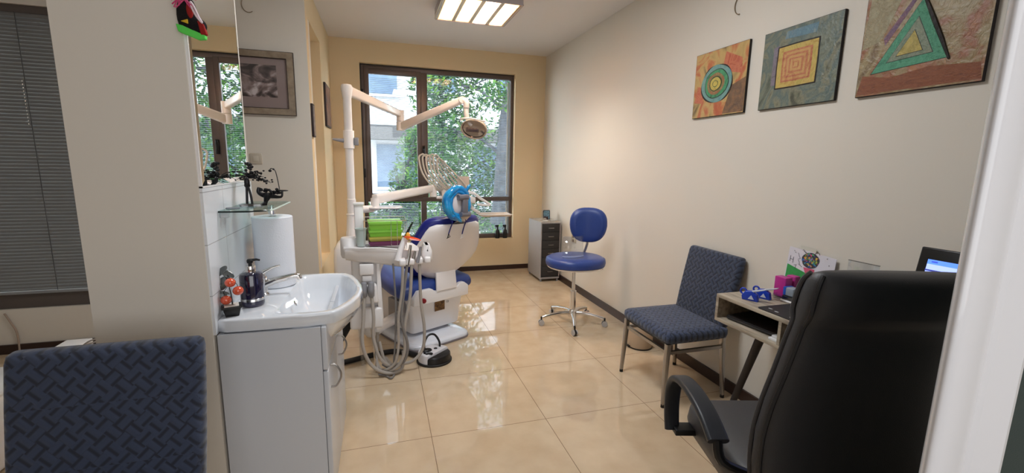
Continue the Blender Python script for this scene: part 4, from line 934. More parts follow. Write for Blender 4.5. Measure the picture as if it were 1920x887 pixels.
for z in (.575, .625): MB().lathe([(.017, .0), (.017, .004), (.013, .0045), (.012, .001), (0, .001)], (XR-.0105, 4.62, z), M=Matrix.Rotation(-PI/2, 4, 'Y'), n=18).build('outlet', mat('socket_dark', (120, 96, 70), .5), t)
# ================================================================ FLOOR CABINET IN THE CORNER
CB_ = mat('silver_grey_steel', (168, 164, 164), .45, metal=.25); DR = mat('anthracite_drawer', (46, 44, 44), .5)
t = thing('drawer_unit', 'tall silver-grey cabinet with dark drawers in the far right corner', 'cabinet', (2.0, 5.18, 0))
kx0, kx1, ky0, ky1, kz = 1.868, 2.128, 4.96, 5.42, .748
MB().box((kx0, ky0, .035), (kx0+.012, ky1, kz-.014)).box((kx1-.012, ky0, .035), (kx1, ky1, kz-.014)).box((kx0, ky0, kz-.0135), (kx1, ky1, kz)).box((kx0+.012, ky1-.01, .035), (kx1-.012, ky1, kz-.014)).box((kx0+.012, ky0, .035), (kx1-.012, ky1-.01, .058)).build('carcass', CB_, t)
zz = kz-.016
for h_ in (.105, .105, .105, .105, .115, .13):
    d = MB().box((kx0+.014, ky0-.004, zz-h_+.003), (kx1-.014, ky0+.3, zz), bev=.002).build('drawer', DR, t)
    MB().box((kx0+.095, ky0-.022, zz-h_*.5-.004), (kx0+.165, ky0-.016, zz-h_*.5+.004), bev=.002).box((kx0+.098, ky0-.017, zz-h_*.5-.003), (kx0+.104, ky0-.003, zz-h_*.5+.003)).box((kx0+.156, ky0-.017, zz-h_*.5-.003), (kx0+.162, ky0-.003, zz-h_*.5+.003)).build('handle', STEEL, d)
    zz -= h_
for x, y in ((kx0+.02, ky0+.02), (kx1-.02, ky0+.02), (kx0+.02, ky1-.02), (kx1-.02, ky1-.02)): MB().cyl((x, y, 0), (x, y, .036), .012, n=12).build('foot', GREYP, t)
t = thing('glass_tray', 'clear glass plate with papers on top of the corner cabinet', 'tray', (2.0, 5.1, kz))
MB().box((1.875, 4.975, kz+.0005), (2.12, 5.40, kz+.004)).build('sheet', mat('pale_paper', (198, 190, 178), .7, var=((160, 150, 140), 14)), t)
for x, y in ((1.95, 5.03), (2.06, 5.06)):
    o = MB().lathe([(0, 0), (.034, 0), (.040, .012), (.038, .013), (.032, .003), (0, .003)], (x, y, kz+.0045), n=28).build('petri_dish', mat('milky_glass', (206, 204, 198), .2), loc=(x, y, kz+.0045))
    tag(o, 'shallow pale dish at the front %s of the corner cabinet top' % ('left' if x < 2 else 'right'), 'dish')
t = thing('photo_frame', 'small square blue-grey photo in a dark rounded frame on the corner cabinet', 'photo frame', (2.02, 5.2, kz))
M = Matrix.Translation((2.03, 5.2, kz+.006)) @ rotz(-.05) @ Matrix.Rotation(-.12, 4, 'X')
MB().prism([M @ p for p in rect((0, 0, .062), (1, 0, 0), (0, 0, 1), .092, .118, .014)], (M.to_3x3() @ Vector((0, .008, 0)))).build('frame', BLACK, t)
MB().prism([M @ p for p in rect((0, -.0012, .062), (1, 0, 0), (0, 0, 1), .078, .104, .010)], (M.to_3x3() @ Vector((0, .001, 0)))).build('photo', mat('blue_photo', (120, 160, 180), .3, var=((60, 84, 100), 60)), t)
t = thing('toy_bird', 'small dark figurine with a red head on the corner cabinet', 'figurine', (1.975, 5.12, kz+.006))
MB().ell((1.975, 5.12, kz+.024), (.020, .016, .019)).build('body', mat('pale_grey_toy', (178, 168, 160), .5), t)
MB().ell((1.975, 5.12, kz+.048), (.016, .015, .013)).ell((2.005, 5.12, kz+.035), (.014, .012, .022)).build('head', mat('dark_red_toy', (52, 18, 22), .4), t)
# spray bottles on the window sill
def spray(label, x, y):
    t = thing('spray_bottle', label, 'spray bottle', (x, y, WZ0), 0, 'black spray bottles on the sill')
    MB().lathe([(0, .0005), (.028, .0005), (.031, .004), (.031, .085), (.028, .105), (.013, .125), (.012, .142)], (x, y, WZ0), n=24).build('bottle', BLACK, t)
    MB().lathe([(.0135, .141), (.0135, .158), (.010, .160)], (x, y, WZ0), n=16).box((x-.034, y-.009, WZ0+.160), (x+.016, y+.009, WZ0+.184), bev=.004).tube([(x-.022, y, WZ0+.162), (x-.026, y, WZ0+.145), (x-.034, y, WZ0+.13)], .004, 8).build('trigger_head', BLACK, t)
spray('black spray bottle with a trigger head, the left one on the sill', 1.525, 5.75)
spray('black spray bottle, the right one on the sill at the window corner', 1.633, 5.75)
# ================================================================ DENTIST STOOL
ST = (1.665, 3.54, 0)
t = thing('dentist_stool', 'wheeled dentist stool with round blue vinyl seat, rounded back pad and chrome five-star base', 'stool', ST)
def R2(c, z, rx, ry, ex=2.2, n=40, a0=0):
    out = []
    for k in range(n):
        a = 2*PI*k/n; ca, sa = math.cos(a), math.sin(a)
        x_, y_ = rx*abs(ca)**(2/ex)*(1 if ca >= 0 else -1), ry*abs(sa)**(2/ex)*(1 if sa >= 0 else -1)
        out.append(Vector((c[0]+x_*math.cos(a0)-y_*math.sin(a0), c[1]+x_*math.sin(a0)+y_*math.cos(a0), z)))
    return out
sc_ = (1.655, 3.50)
MB().loft([R2(sc_, .565, .235, .215), R2(sc_, .572, .262, .235), R2(sc_, .600, .268, .240), R2(sc_, .630, .262, .234), R2(sc_, .644, .235, .21), R2(sc_, .640, .12, .11), R2(sc_, .637, .03, .03)]).build('seat', BLUE, t, angle=60)
MB().loft([R2(sc_, .548, .20, .18), R2(sc_, .553, .25, .225), R2(sc_, .566, .258, .232), R2(sc_, .569, .2, .2)]).build('seat_shell', WHITEP, t, angle=60)
MB().box((1.56, 3.45, .525), (1.76, 3.62, .548), bev=.006).build('mechanism', BLACK, t)
MB().tube([(1.80, 3.50, .535), (1.86, 3.46, .53), (1.90, 3.44, .535)], [.006, .006, .012], 8).build('height_lever', BLACK, t)
# backrest pad faces the seat: leans on a steel bar at the rear (wall) side
bc_ = Vector((1.825, 3.62, .908)); na = Vector((-.42, -.90, .06)).normalized(); ta = Vector((.90, -.42, 0)).normalized(); ua = ta.cross(na)*-1
if ua.z < 0: ua = -ua
def bsec(d, rx, rz, curve=.05):
    out = []
    for k in range(44):
        a = 2*PI*k/44; ca, sa = math.cos(a), math.sin(a); ex = 2.7
        x_ = rx*abs(ca)**(2/ex)*(1 if ca >= 0 else -1); z_ = rz*abs(sa)**(2/ex)*(1 if sa >= 0 else -1)
        x_ *= 1-.12*(z_ < 0)*abs(z_)/rz
        out.append(bc_+ta*x_+ua*z_+na*(d+curve*(x_/rx)**2*.6))
    return out
MB().loft([bsec(-.030, .10, .09, .02), bsec(-.028, .150, .135), bsec(-.015, .168, .158), bsec(.012, .170, .160), bsec(.030, .155, .145), bsec(.036, .11, .10, .03), bsec(.034, .03, .03, 0)]).build('back_pad', BLUE, t, angle=60)
MB().tube([bc_-na*.035+ua*(-.05), bc_-na*.04+ua*(-.18), Vector((1.80, 3.68, .58)), Vector((1.77, 3.62, .545)), Vector((1.70, 3.56, .54))], [.012]*5, 10, smooth=3).build('back_bar', STEEL, t)
MB().lathe([(.016, .30), (.016, .53)], (ST[0], ST[1], 0)).lathe([(.026, .10), (.026, .30), (.030, .302), (.030, .315), (.018, .318), (0.0, .318)], (ST[0], ST[1], 0)).build('column', CHROME, t)
MB().lathe([(0, .07), (.040, .07), (.045, .09), (.043, .125), (.030, .14), (0.0, .14)], (ST[0], ST[1], 0)).build('hub', CHROME, t)
for a in (250, 330, 38, 108, 175):
    a = math.radians(a); d = Vector((math.cos(a), math.sin(a), 0)); c = Vector(ST)
    MB().tube([c+Vector((0, 0, .105)), c+d*.10+Vector((0, 0, .108)), c+d*.2+Vector((0, 0, .095)), c+d*.285+Vector((0, 0, .075))], [.024, .020, .016, .013], 12, smooth=3).build('base_arm', CHROME, t)
    q = c+d*.295+Vector((0, 0, .026)); s2 = Vector((-d.y, d.x, 0)).lerp(Vector((0, 1, 0)), .3).normalized()
    w0 = MB().tube([q+Vector((0, 0, .03)), q+Vector((0, 0, .055))], .008, 8)
    w0.cyl(q-s2*.009, q+s2*.009, .0245, n=20).build('caster', BLACK, t)
    MB().cyl(q-s2*.020, q-s2*.0095, .0255, n=20).cyl(q+s2*.0095, q+s2*.020, .0255, n=20).build('wheel', mat('pale_wheel', (190, 186, 184), .35), t)
# waste bin behind the visitor chair
t = thing('waste_bin', 'small round cream pedal bin on the floor behind the blue chair by the right wall', 'bin', (1.99, 2.93, 0))
MB().lathe([(0, .004), (.095, .004), (.097, .01), (.105, .20), (.103, .205), (0, .215)], (1.99, 2.93, 0), n=36).build('bucket', mat('cream_bin', (200, 176, 150), .5), t)
MB().lathe([(.098, .001), (.100, .002), (.100, .010), (.098, .011)], (1.99, 2.93, 0), n=36).build('base_ring', BLACK, t)
MB().box((1.875, 2.915, .012), (1.90, 2.945, .02)).build('pedal', BLACK, t)
# clear face shield left on the stool seat
t = thing('face_shield', 'clear plastic face shield standing on the seat of the dentist stool', 'face shield', (1.62, 3.47, .642))
m = MB(); n_ = 14; V = []
for k in range(n_+1):
    a = -1.15+2.3*k/n_; x_ = 1.615+.11*math.sin(a); y_ = 3.50-.07*math.cos(a)
    V += [(x_, y_, .643), (x_*1.0+.0, y_+.02, .643+.19)]
m.faces_from(V, [(2*k, 2*k+2, 2*k+3, 2*k+1) for k in range(n_)])
o = m.build('visor', ACRY, t); sm = o.modifiers.new('thick', 'SOLIDIFY'); sm.thickness = .0012
MB().tube([(V[2*k][0], V[2*k][1]+.002, .652) for k in range(n_+1)], .006, 8).build('foam_band', mat('pale_blue_foam', (150, 160, 200), .6), t)
# ================================================================ DENTAL CHAIR (axes: x across, y towards the foot end)
CO = (.25, 3.757, 0); CR = math.radians(28)
t = thing('dental_chair', 'white and blue dental treatment chair seen from behind, in front of the end window', 'dental chair', CO, CR)
kw = dict(world=False)
PLATE = mat('white_base_plate', (236, 240, 250), .18, coat=.6)
def rr(x0, x1, y0, y1, z, r): return rect(((x0+x1)/2, (y0+y1)/2, z), (1, 0, 0), (0, 1, 0), x1-x0, y1-y0, r, 6)
MB().loft([rr(-.28, .27, -.455, .50, 0, .09), rr(-.285, .275, -.46, .505, .006, .09), rr(-.285, .275, -.46, .505, .034, .09), rr(-.272, .262, -.447, .49, .047, .085), rr(-.25, .24, -.425, .47, .052, .08)]).build('base_plate', PLATE, t, angle=50, **kw)
MB().loft([rr(-.285, .275, -.463, .508, .001, .09), rr(-.289, .279, -.465, .51, .004, .09), rr(-.289, .279, -.465, .51, .016, .09), rr(-.285, .275, -.463, .508, .018, .09)]).build('base_trim', mat('grey_trim', (140, 134, 140), .5), t, **kw)
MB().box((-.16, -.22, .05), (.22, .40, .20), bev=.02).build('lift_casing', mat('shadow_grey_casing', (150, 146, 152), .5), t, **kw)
bd = MB().loft([rr(-.190, .265, -.275, .42, .080, .03), rr(-.20, .275, -.285, .43, .095, .03), rr(-.225, .300, -.305, .43, .330, .03), rr(-.228, .303, -.307, .43, .338, .03)]).build('body', WHITEP, t, angle=45, **kw)
MB().loft([rr(-.232, .31, -.315, .43, .341, .025), rr(-.236, .318, -.322, .43, .350, .025), rr(-.236, .318, -.320, .43, .395, .03), rr(-.20, .30, -.29, .43, .415, .03)]).build('upper_collar', WHITEP, t, angle=45, **kw)
MB().prism([(-.225, -.365, .395), (-.185, -.365, .455), (-.06, -.365, .455), (-.02, -.365, .425), (.19, -.365, .425), (.225, -.365, .455), (.27, -.365, .455), (.315, -.365, .42), (.315, -.365, .335), (-.225, -.365, .335)], (0, .055, 0), bev=.008).build('rear_lip', WHITEP, t, **kw)
pl = MB().box((.005, -.3085, .235), (.105, -.3055, .315), bev=.001).build('rating_plate', mat('brass_plate', (150, 116, 74), .4, metal=.4, var=((96, 70, 50), 60)), t, **kw)
m = MB()
for k in range(5): m.box((.015, -.3092, .247+.012*k), (.095-.012*(k % 2), -.3088, .250+.012*k))
m.build('plate_text', mat('plate_ink', (60, 44, 34), .6), pl, **kw)
def word(name, s_, size, M, m, parent):
    cu = bpy.data.curves.new(name, 'FONT'); cu.body = s_; cu.size = size; cu.extrude = size*.02
    to = bpy.data.objects.new(name, cu); COL.objects.link(to)
    dg = bpy.context.evaluated_depsgraph_get(); me = bpy.data.meshes.new_from_object(to.evaluated_get(dg)); bpy.data.objects.remove(to)
    me.transform(M); me.materials.clear(); me.materials.append(m)
    o = bpy.data.objects.new(name, me); COL.objects.link(o); o.parent = parent; return o
word('ce_mark', 'CE', .022, Matrix.Translation((.122, -.3070, .288)) @ Matrix.Rotation(PI/2, 4, 'X'), mat('mark_ink', (70, 66, 66), .6), bd)
MB().lathe([(0, 0), (.019, 0), (.020, .004), (.019, .020), (.015, .026), (0, .027)], (-.145, -.366, .375), M=Matrix.Rotation(PI/2, 4, 'X'), n=24).build('emergency_knob', mat('dark_red_knob', (140, 24, 34), .35), t, **kw)
MB().box((-.275, -.25, .19), (-.232, -.05, .36), bev=.006).build('side_bracket', mat('grey_bracket', (146, 146, 150), .35, metal=.5), t, **kw)
MB().lathe([(0, 0), (.018, 0), (.018, .006), (.008, .008), (0, .008)], (-.276, -.19, .27), M=Matrix.Rotation(-PI/2, 4, 'Y'), n=20).build('bracket_bolt', STEEL, t, **kw)
# seat cushion
def seat_sec(y, w, z0, z1, cx=.05, n=32):
    out = []
    for k in range(n):
        a = 2*PI*k/n; ca, sa = math.cos(a), math.sin(a); ex = 3.2
        out.append(Vector((cx+w*abs(ca)**(2/ex)*(1 if ca >= 0 else -1), y, (z0+z1)/2+(z1-z0)/2*abs(sa)**(2/ex)*(1 if sa >= 0 else -1))))
    return out
MB().loft([seat_sec(-.330, .22, .41, .46), seat_sec(-.320, .33, .38, .49), seat_sec(-.275, .355, .355, .515), seat_sec(-.1, .352, .358, .53), seat_sec(.15, .31, .375, .54), seat_sec(.35, .25, .38, .54), seat_sec(.52, .215, .39, .53), seat_sec(.60, .19, .40, .51), seat_sec(.615, .10, .43, .48)]).build('seat_cushion', BLUE, t, angle=70, **kw)
MB().loft([seat_sec(-.30, .25, .40, .43), seat_sec(.5, .16, .385, .42)]).build('seat_pan', WHITEP, t, **kw)
# backrest: white shell behind, blue cushion in front of it
def bk(z): return -.315-.245*((z-.50)/.5)     # rear surface line of the backrest
SH = [(.505, .115, .085), (.54, .17, .09), (.58, .235, .095), (.64, .295, .098), (.70, .322, .10), (.76, .322, .10), (.82, .306, .10), (.88, .283, .10), (.93, .262, .10), (.965, .240, .10), (.985, .20, .10)]
def bsec2(z, w, cx, y0, th, bow, n=36):
    out = []
    for k in range(n):
        a = 2*PI*k/n; ca, sa = math.cos(a), math.sin(a); ex = 3.0
        x_ = w*abs(ca)**(2/ex)*(1 if ca >= 0 else -1); y_ = th*abs(sa)**(2/ex)*(1 if sa >= 0 else -1)
        out.append(Vector((cx+x_, y0+y_+bow*(x_/max(w, .01))**2, z)))
    return out
MB().loft([bsec2(z, w, cx+.015, bk(z)+.035, .032, .07) for z, w, cx in SH]).build('backrest_shell', mat('shell_white', (242, 236, 234), .3, coat=.2), t, angle=60, **kw)
CU = [(.50, .13, .085), (.52, .20, .09), (.58, .275, .09), (.64, .335, .09), (.72, .350, .09), (.80, .338, .095), (.88, .312, .10), (.95, .288, .10), (1.0, .262, .10), (1.025, .225, .10), (1.035, .15, .10)]
MB().loft([bsec2(z, w, cx+.015, bk(min(z, 1.02))+.10, .055, .065) for z, w, cx in CU]).build('backrest_cushion', DBLUE, t, angle=70, **kw)
MB().prism([(.0, bk(.55)-.006, .57), (.19, bk(.55)-.006, .57), (.185, -.375, .425), (-.015, -.375, .425)], (0, .02, 0), bev=.004).build('back_bracket', mat('shell_white', (214, 206, 204), .3), t, **kw)
# headrest in a blue film cover
hc = Vector((.045, -.575, 1.150))
HR = mat('blue_plastic_film', (10, 120, 190), .18, coat=.6, var=((30, 160, 220), 14), bump=(45, 1.0))
hd = MB().ell(hc+Vector((0, .05, 0)), (.112, .042, .118), n=28, m=18).build('headrest_pad', HR, t, angle=80, **kw)
m = MB(); rh = random.Random(8); P_ = []; RR = []
for k in range(28):
    a = 2*PI*k/28; P_.append(hc+Vector((.096*math.cos(a), .012+.006*math.sin(5*a), .108*math.sin(a)))); RR.append(.026+.006*rh.random())
m.tube(P_, RR, 12, closed=True, smooth=3)
P_ = [hc+Vector((.074*math.cos(a), -.004, .088*math.sin(a)-.004)) for a in [2*PI*k/24 for k in range(24)]]
m.tube(P_, [.012+.005*rh.random() for _ in P_], 8, closed=True, smooth=3)
m.tube([hc+Vector((.07, 0, .08)), hc+Vector((.092, -.012, .125)), hc+Vector((.118, 0, .135))], [.010, .013, .004], 8, smooth=3)
m.tube([hc+Vector((-.04, 0, -.09)), hc+Vector((.0, -.01, -.125)), hc+Vector((.03, 0, -.145))], [.024, .016, .006], 8, smooth=3)
m.build('film_gathers', HR, hd, angle=80, **kw)
MB().ell(hc+Vector((.0, .006, .0)), (.078, .022, .085), n=24, m=14).build('headrest_shell', mat('shell_white2', (224, 218, 222), .4), t, **kw)
MB().cyl(hc+Vector((-.025, -.03, .045)), hc+Vector((.065, -.03, .045)), .022, n=20).cyl(hc+Vector((.0, -.03, -.085)), hc+Vector((.085, -.03, -.085)), .020, n=20).box((hc.x+.012, hc.y-.045, hc.z-.085), (hc.x+.062, hc.y-.015, hc.z+.045), bev=.006).build('tilt_mechanism', mat('grey_mechanism', (128, 126, 134), .35, metal=.4), t, **kw)
MB().prism([(hc.x-.0, hc.y-.04, hc.z-.10), (hc.x+.085, hc.y-.04, hc.z-.10), (hc.x+.095, bk(.98)+.03, .985), (hc.x-.005, bk(.98)+.03, .985)], (0, .014, 0), bev=.002).build('headrest_bar', STEEL, t, **kw)
for x, ln, cm in ((-.005, .115, BLACK), (.125, .13, WHITEP)):
    z0 = 1.03
    tie = MB().tube([(x, bk(1.0)+.02, z0), (x-.004, bk(1.0)-.012, z0-.02), (x+.004, bk(.93)-.012, z0-.07), (x-.002, bk(.9)-.010, z0-ln)], .0045, 7, smooth=4).build('tie_cord', DBLUE, t, **kw)
    MB().tube([(x-.002, bk(.9)-.010, z0-ln), (x-.012, bk(.9)-.012, z0-ln-.03)], .004, 6).tube([(x-.002, bk(.9)-.010, z0-ln), (x+.010, bk(.9)-.012, z0-ln-.024), (x-.022, bk(.9)-.012, z0-ln-.035)], .0028, 6).build('cord_end', cm, tie, **kw)
# ================================================================ DENTAL UNIT (column, lamp, trays)
t = thing('dental_unit', 'white dental unit with lamp column, trays and hoses left of the treatment chair', 'dental unit', (-.28, 4.2, 0))
WP = WHITEP; WA = WHITEA
MB().loft([rr(-.425, -.20, 4.12, 4.38, .0, .04), rr(-.425, -.20, 4.12, 4.38, .55, .04), rr(-.420, -.205, 4.125, 4.375, .66, .05), rr(-.39, -.225, 4.15, 4.36, .71, .05), rr(-.36, -.25, 4.18, 4.34, .725, .04)]).build('column_base', WP, t, angle=45)
px, py = -.262, 4.30
MB().lathe([(.058, .70), (.058, .80), (.054, .806), (.046, .95), (.050, .955), (.050, .965), (.040, .97), (.040, 1.10), (.036, 1.105), (.036, 2.0), (.039, 2.005), (.050, 2.085), (.048, 2.105), (.040, 2.118), (0, 2.122)], (px, py, 0), n=32).build('column_pole', WP, t)
cl = MB().lathe([(.0365, 1.56), (.047, 1.562), (.047, 1.72), (.0365, 1.722)], (px, py, 0), n=28).build('pole_clamp', WP, t)
MB().tube([(px-.04, py-.01, 1.63), (px-.10, py-.03, 1.635), (px-.135, py-.03, 1.64)], [.020, .014, .008], 10).box((px+.045, py-.03, 1.59), (px+.085, py+.0, 1.66), bev=.006).build('clamp_lever', GREYP, cl)
# lamp arms
def beam(name, a, b, w0, h0, w1, h1, m, par, r=.3):
    a = Vector(a); b = Vector(b); d = (b-a).normalized(); s_ = d.cross(Vector((0, 0, 1))).normalized(); u_ = s_.cross(d)
    return MB().loft([rect(a-d*.012, s_, u_, w0*.7, h0*.7, w0*.2), rect(a, s_, u_, w0, h0, w0*r), rect(b, s_, u_, w1, h1, w1*r), rect(b+d*.012, s_, u_, w1*.7, h1*.7, w1*.2)]).build(name, m, par, angle=45)
E1 = Vector((.232, 5.08, 1.965)); T0 = Vector((px, py, 2.065))
la = beam('lamp_arm', T0+Vector((.02, .03, 0)), E1, .060, .088, .055, .072, WA, t)
MB().cyl(E1+Vector((0, .0, .040)), E1+Vector((0, 0, -.075)), .042, n=24).cyl(E1+Vector((0, 0, -.079)), E1+Vector((0, 0, -.175)), .044, n=24).build('elbow_joint', WA, la)
E2 = Vector((.81, 4.52, 2.075)); E1b = E1+Vector((.0, 0, -.135))
lb = beam('spring_arm', E1b, E2, .066, .088, .055, .064, WA, t)
MB().cyl(E2+Vector((.0, -.035, 0)), E2+Vector((.0, .035, 0)), .034, n=22).tube([E2+Vector((.01, -.01, 0)), E2+Vector((.04, -.02, -.02)), E2+Vector((.042, -.02, -.075))], [.030, .034, .030], 14, smooth=3).build('arm_knuckle', WA, lb)
nk = MB().tube([E2+Vector((.042, -.02, -.075)), E2+Vector((.046, -.02, -.15)), E2+Vector((.075, -.02, -.22)), E2+Vector((.10, -.02, -.245))], [.027, .026, .022, .018], 14, smooth=4).build('lamp_neck', WA, t)
MB().lathe([(.030, 0), (.030, .006)], E2+Vector((.043, -.02, -.082)), n=20).build('neck_ring', CHROME, nk)
# lamp head: round-backed housing, open reflector facing down-left
hcx = Vector((.925, 4.47, 1.79)); Mh = Matrix.Rotation(-.35, 4, 'Z') @ Matrix.Rotation(-1.05, 4, 'X') @ Matrix.Rotation(.15, 4, 'Y')
LH = mat('lamp_beige', (204, 184, 164), .35, coat=.2)
def hp(x, y, z): return hcx+(Mh @ Vector((x, y, z)))
hd = MB().loft([[hp(sx*math.cos(a), sy*math.sin(a), z) for a in [2*PI*k/32 for k in range(32)]] for sx, sy, z in ((.05, .04, .082), (.10, .075, .070), (.13, .10, .035), (.138, .106, 0), (.138, .106, -.012), (.128, .097, -.012), (.118, .088, .010), (.075, .055, .035), (.02, .015, .042))]).build('lamp_head', LH, t, angle=60)
MB().loft([[hp(sx*math.cos(a), sy*math.sin(a), z) for a in [2*PI*k/32 for k in range(32)]] for sx, sy, z in ((.126, .095, -.006), (.116, .086, .012), (.074, .053, .038), (.018, .012, .044))], caps=False).build('reflector', mat('lamp_reflector_dark', (96, 84, 84), .12, metal=.9), hd)
MB().box((-.075, -.020, -.030), (.055, .020, -.010), bev=.005).build('bulb_guard', mat('guard_grey', (120, 104, 100), .3, metal=.5), hd, world=False).matrix_local = Matrix.Translation(hcx-Vector(t.location)) @ Mh
MB().tube([hp(-.12, -.09, .0), hp(-.125, -.105, -.03), hp(-.09, -.135, -.065), hp(.02, -.15, -.08), hp(.10, -.13, -.065), hp(.125, -.10, -.02)], .0085, 10, smooth=4).build('lamp_handle', WA, hd)
MB().tube([hp(.10, .02, -.02), hp(.115, .0, -.06), hp(.10, -.03, -.085)], [.012, .012, .010], 10, smooth=3).build('side_grip', mat('grip_dark', (90, 78, 74), .4), hd)
MB().prism([hp(-.10, -.05, .075), hp(.04, -.05, .075), hp(.04, -.105, .030), hp(-.10, -.105, .030)], Mh @ Vector((0, .02, .02)), bev=.006).build('top_bracket', LH, hd)
# delivery arm towards the window
A0 = Vector((-.055, 4.42, 1.09)); A1 = Vector((.555, 5.0, 1.16))
MB().tube([(px, py, 1.03), (px+.10, py+.05, 1.0), (-.075, 4.42, 1.0)], [.038, .036, .034], 14).build('lower_arm', WP, t)
MB().cyl((-.055, 4.42, .985), (-.055, 4.42, 1.10), .040, n=24).build('arm_pivot', WP, t)
da = beam('delivery_arm', A0, A1, .075, .095, .07, .080, WP, t)
word('arm_lettering', 'ZIITI', .06, Matrix.Translation(A0.lerp(A1, .10)-Vector(t.location)+Vector((.035, -.04, -.13))) @ Matrix.Rotation(math.atan2(A1.y-A0.y, A1.x-A0.x)*.35, 4, 'Z') @ Matrix.Rotation(PI/2-.5, 4, 'X'), mat('grey_letter', (70, 70, 80), .5), t)
MB().loft([rect((.0+x, 4.40+y*.0, 1.005-.0), (1, 0, 0), (0, 1, 0), w, d, min(w, d)*.45, 8) for x, y, w, d in ((0.04, 0, .32, .20),)] + [rect((.04, 4.40, 1.014), (1, 0, 0), (0, 1, 0), .33, .21, .10, 8), rect((.04, 4.40, 1.022), (1, 0, 0), (0, 1, 0), .31, .19, .09, 8)]).build('side_tray', mat('bright_white', (240, 240, 246), .15, coat=.5), t)
MB().cyl((.57, 5.0, 1.07), (.57, 5.0, 1.20), .040, n=20).box((.60, 4.95, 1.045), (.70, 5.01, 1.075), bev=.01).build('arm_end_joint', WP, t)
dh = MB().loft([rect((.66, 5.02, 1.11), (0, 1, 0), (0, 0, 1), .16, .11, .03), rect((.68, 5.02, 1.10), (0, 1, 0), (0, 0, 1), .22, .13, .03), rect((.88, 5.0, 1.06), (0, 1, 0), (0, 0, 1), .28, .11, .03), rect((1.03, 5.0, 1.03), (0, 1, 0), (0, 0, 1), .26, .07, .03)]).build('delivery_head', WP, t, angle=45)
MB().box((.845, 5.0, 1.16), (.985, 5.02, 1.30), bev=.009).box((.90, 4.99, 1.09), (.93, 5.01, 1.17)).build('film_viewer', mat('viewer_beige', (206, 190, 178), .4), t)
MB().tube([(.90, 4.95, 1.13), (1.02, 4.93, 1.11), (1.10, 4.90, 1.05), (1.20, 4.90, .985), (1.17, 4.90, .975), (1.06, 4.92, .985)], [.016, .018, .016, .014, .013, .012], 12, smooth=4).build('grab_handle', WP, t)
# curved whip hoses with their handpieces
for i in range(6):
    x0 = .60+.048*i; y0 = 5.06-.02*i; pxk = .435+.034*i; zk = 1.535-.006*(i % 3)-(.03 if i == 5 else 0)
    MB().tube([(x0+.16, y0+.02, 1.10), (x0+.06, y0+.03, 1.24), (pxk+.14, y0+.03, 1.40), (pxk+.055, y0+.01, zk-.01), (pxk+.015, y0, zk), (pxk-.015+.004*i, y0-.02, zk-.045), (pxk+.02, y0-.05, 1.33), (pxk+.12, y0-.08, 1.19), (pxk+.20, y0-.09, 1.13)], .0095, 8, smooth=5).build('whip_hose', mat('cream_hose', (206, 196, 184), .4), t)
    MB().tube([(pxk+.20, y0-.09, 1.13), (pxk+.235, y0-.09, 1.085), (pxk+.26, y0-.09, 1.06)], [.014, .013, .010], 10).build('handpiece', STEEL, t)
# bracket tray at the right
MB().tube([(.98, 5.02, 1.02), (1.02, 4.98, .93), (1.10, 4.97, .885)], [.020, .018, .016], 12, smooth=3).build('tray_bracket', WP, t)
TR = mat('tray_cream', (222, 206, 192), .35)
MB().loft([rect((1.27, 4.95, .845), (1, 0, 0), (0, 1, 0), .30, .22, .03), rect((1.27, 4.95, .850), (1, 0, 0), (0, 1, 0), .34, .26, .03), rect((1.27, 4.95, .868), (1, 0, 0), (0, 1, 0), .39, .29, .03), rect((1.27, 4.95, .870), (1, 0, 0), (0, 1, 0), .38, .28, .03), rect((1.27, 4.95, .856), (1, 0, 0), (0, 1, 0), .33, .25, .03)]).build('instrument_tray', TR, t, angle=30)
# ---- assistant console nearest the camera
MB().loft([[Vector(p) for p in ((-.235, 3.02, z), (-.15, 2.99, z), (-.02, 2.98, z), (.12, 2.985, z+dz), (.20, 2.99, z+dz), (.235, 3.03, z+dz), (.235, 3.16, z+dz), (.20, 3.27, z+dz), (-.10, 3.28, z), (-.20, 3.27, z), (-.245, 3.18, z))] for z, dz in ((.840, -.055), (.850, -.060))] + [rect((-.01, 3.13, .868), (1, 0, 0), (0, 1, 0), .0, .0, 0)[:0] or [Vector(p) for p in ((-.245, 3.01, .868), (-.15, 2.975, .868), (-.02, 2.965, .868), (.12, 2.975, .850), (.21, 2.98, .838), (.245, 3.03, .838), (.245, 3.17, .838), (.21, 3.28, .846), (-.10, 3.29, .868), (-.20, 3.28, .868), (-.255, 3.18, .868))], [Vector(p) for p in ((-.245, 3.01, .882), (-.15, 2.975, .882), (-.02, 2.965, .882), (.12, 2.975, .862), (.21, 2.98, .848), (.245, 3.03, .848), (.245, 3.17, .848), (.21, 3.28, .858), (-.10, 3.29, .882), (-.20, 3.28, .882), (-.255, 3.18, .882))]]).build('console_top', WP, t, angle=50)
# front skirt of the console, deep on the left, falling to the right
MB().loft([[Vector((x, y0, z1)), Vector((x, y0+.012, z1)), Vector((x, y1, z1)), Vector((x, y1, z0)), Vector((x, y0+.03, z0)), Vector((x, y0+.006, z0+.02))] for x, y0, y1, z0, z1 in ((-.235, 3.0, 3.26, .80, .868), (-.15, 2.98, 3.27, .785, .868), (-.02, 2.972, 3.28, .770, .866), (.10, 2.975, 3.28, .745, .850), (.19, 2.985, 3.27, .735, .842), (.235, 3.02, 3.2, .76, .838))]).build('console_body', WP, t, angle=50)
rim = MB().tube([(-.24, 3.02, .884), (-.15, 2.98, .884), (-.02, 2.97, .884), (.12, 2.98, .864), (.205, 2.985, .850)], .006, 8, smooth=3).build('console_rim', WP, t)
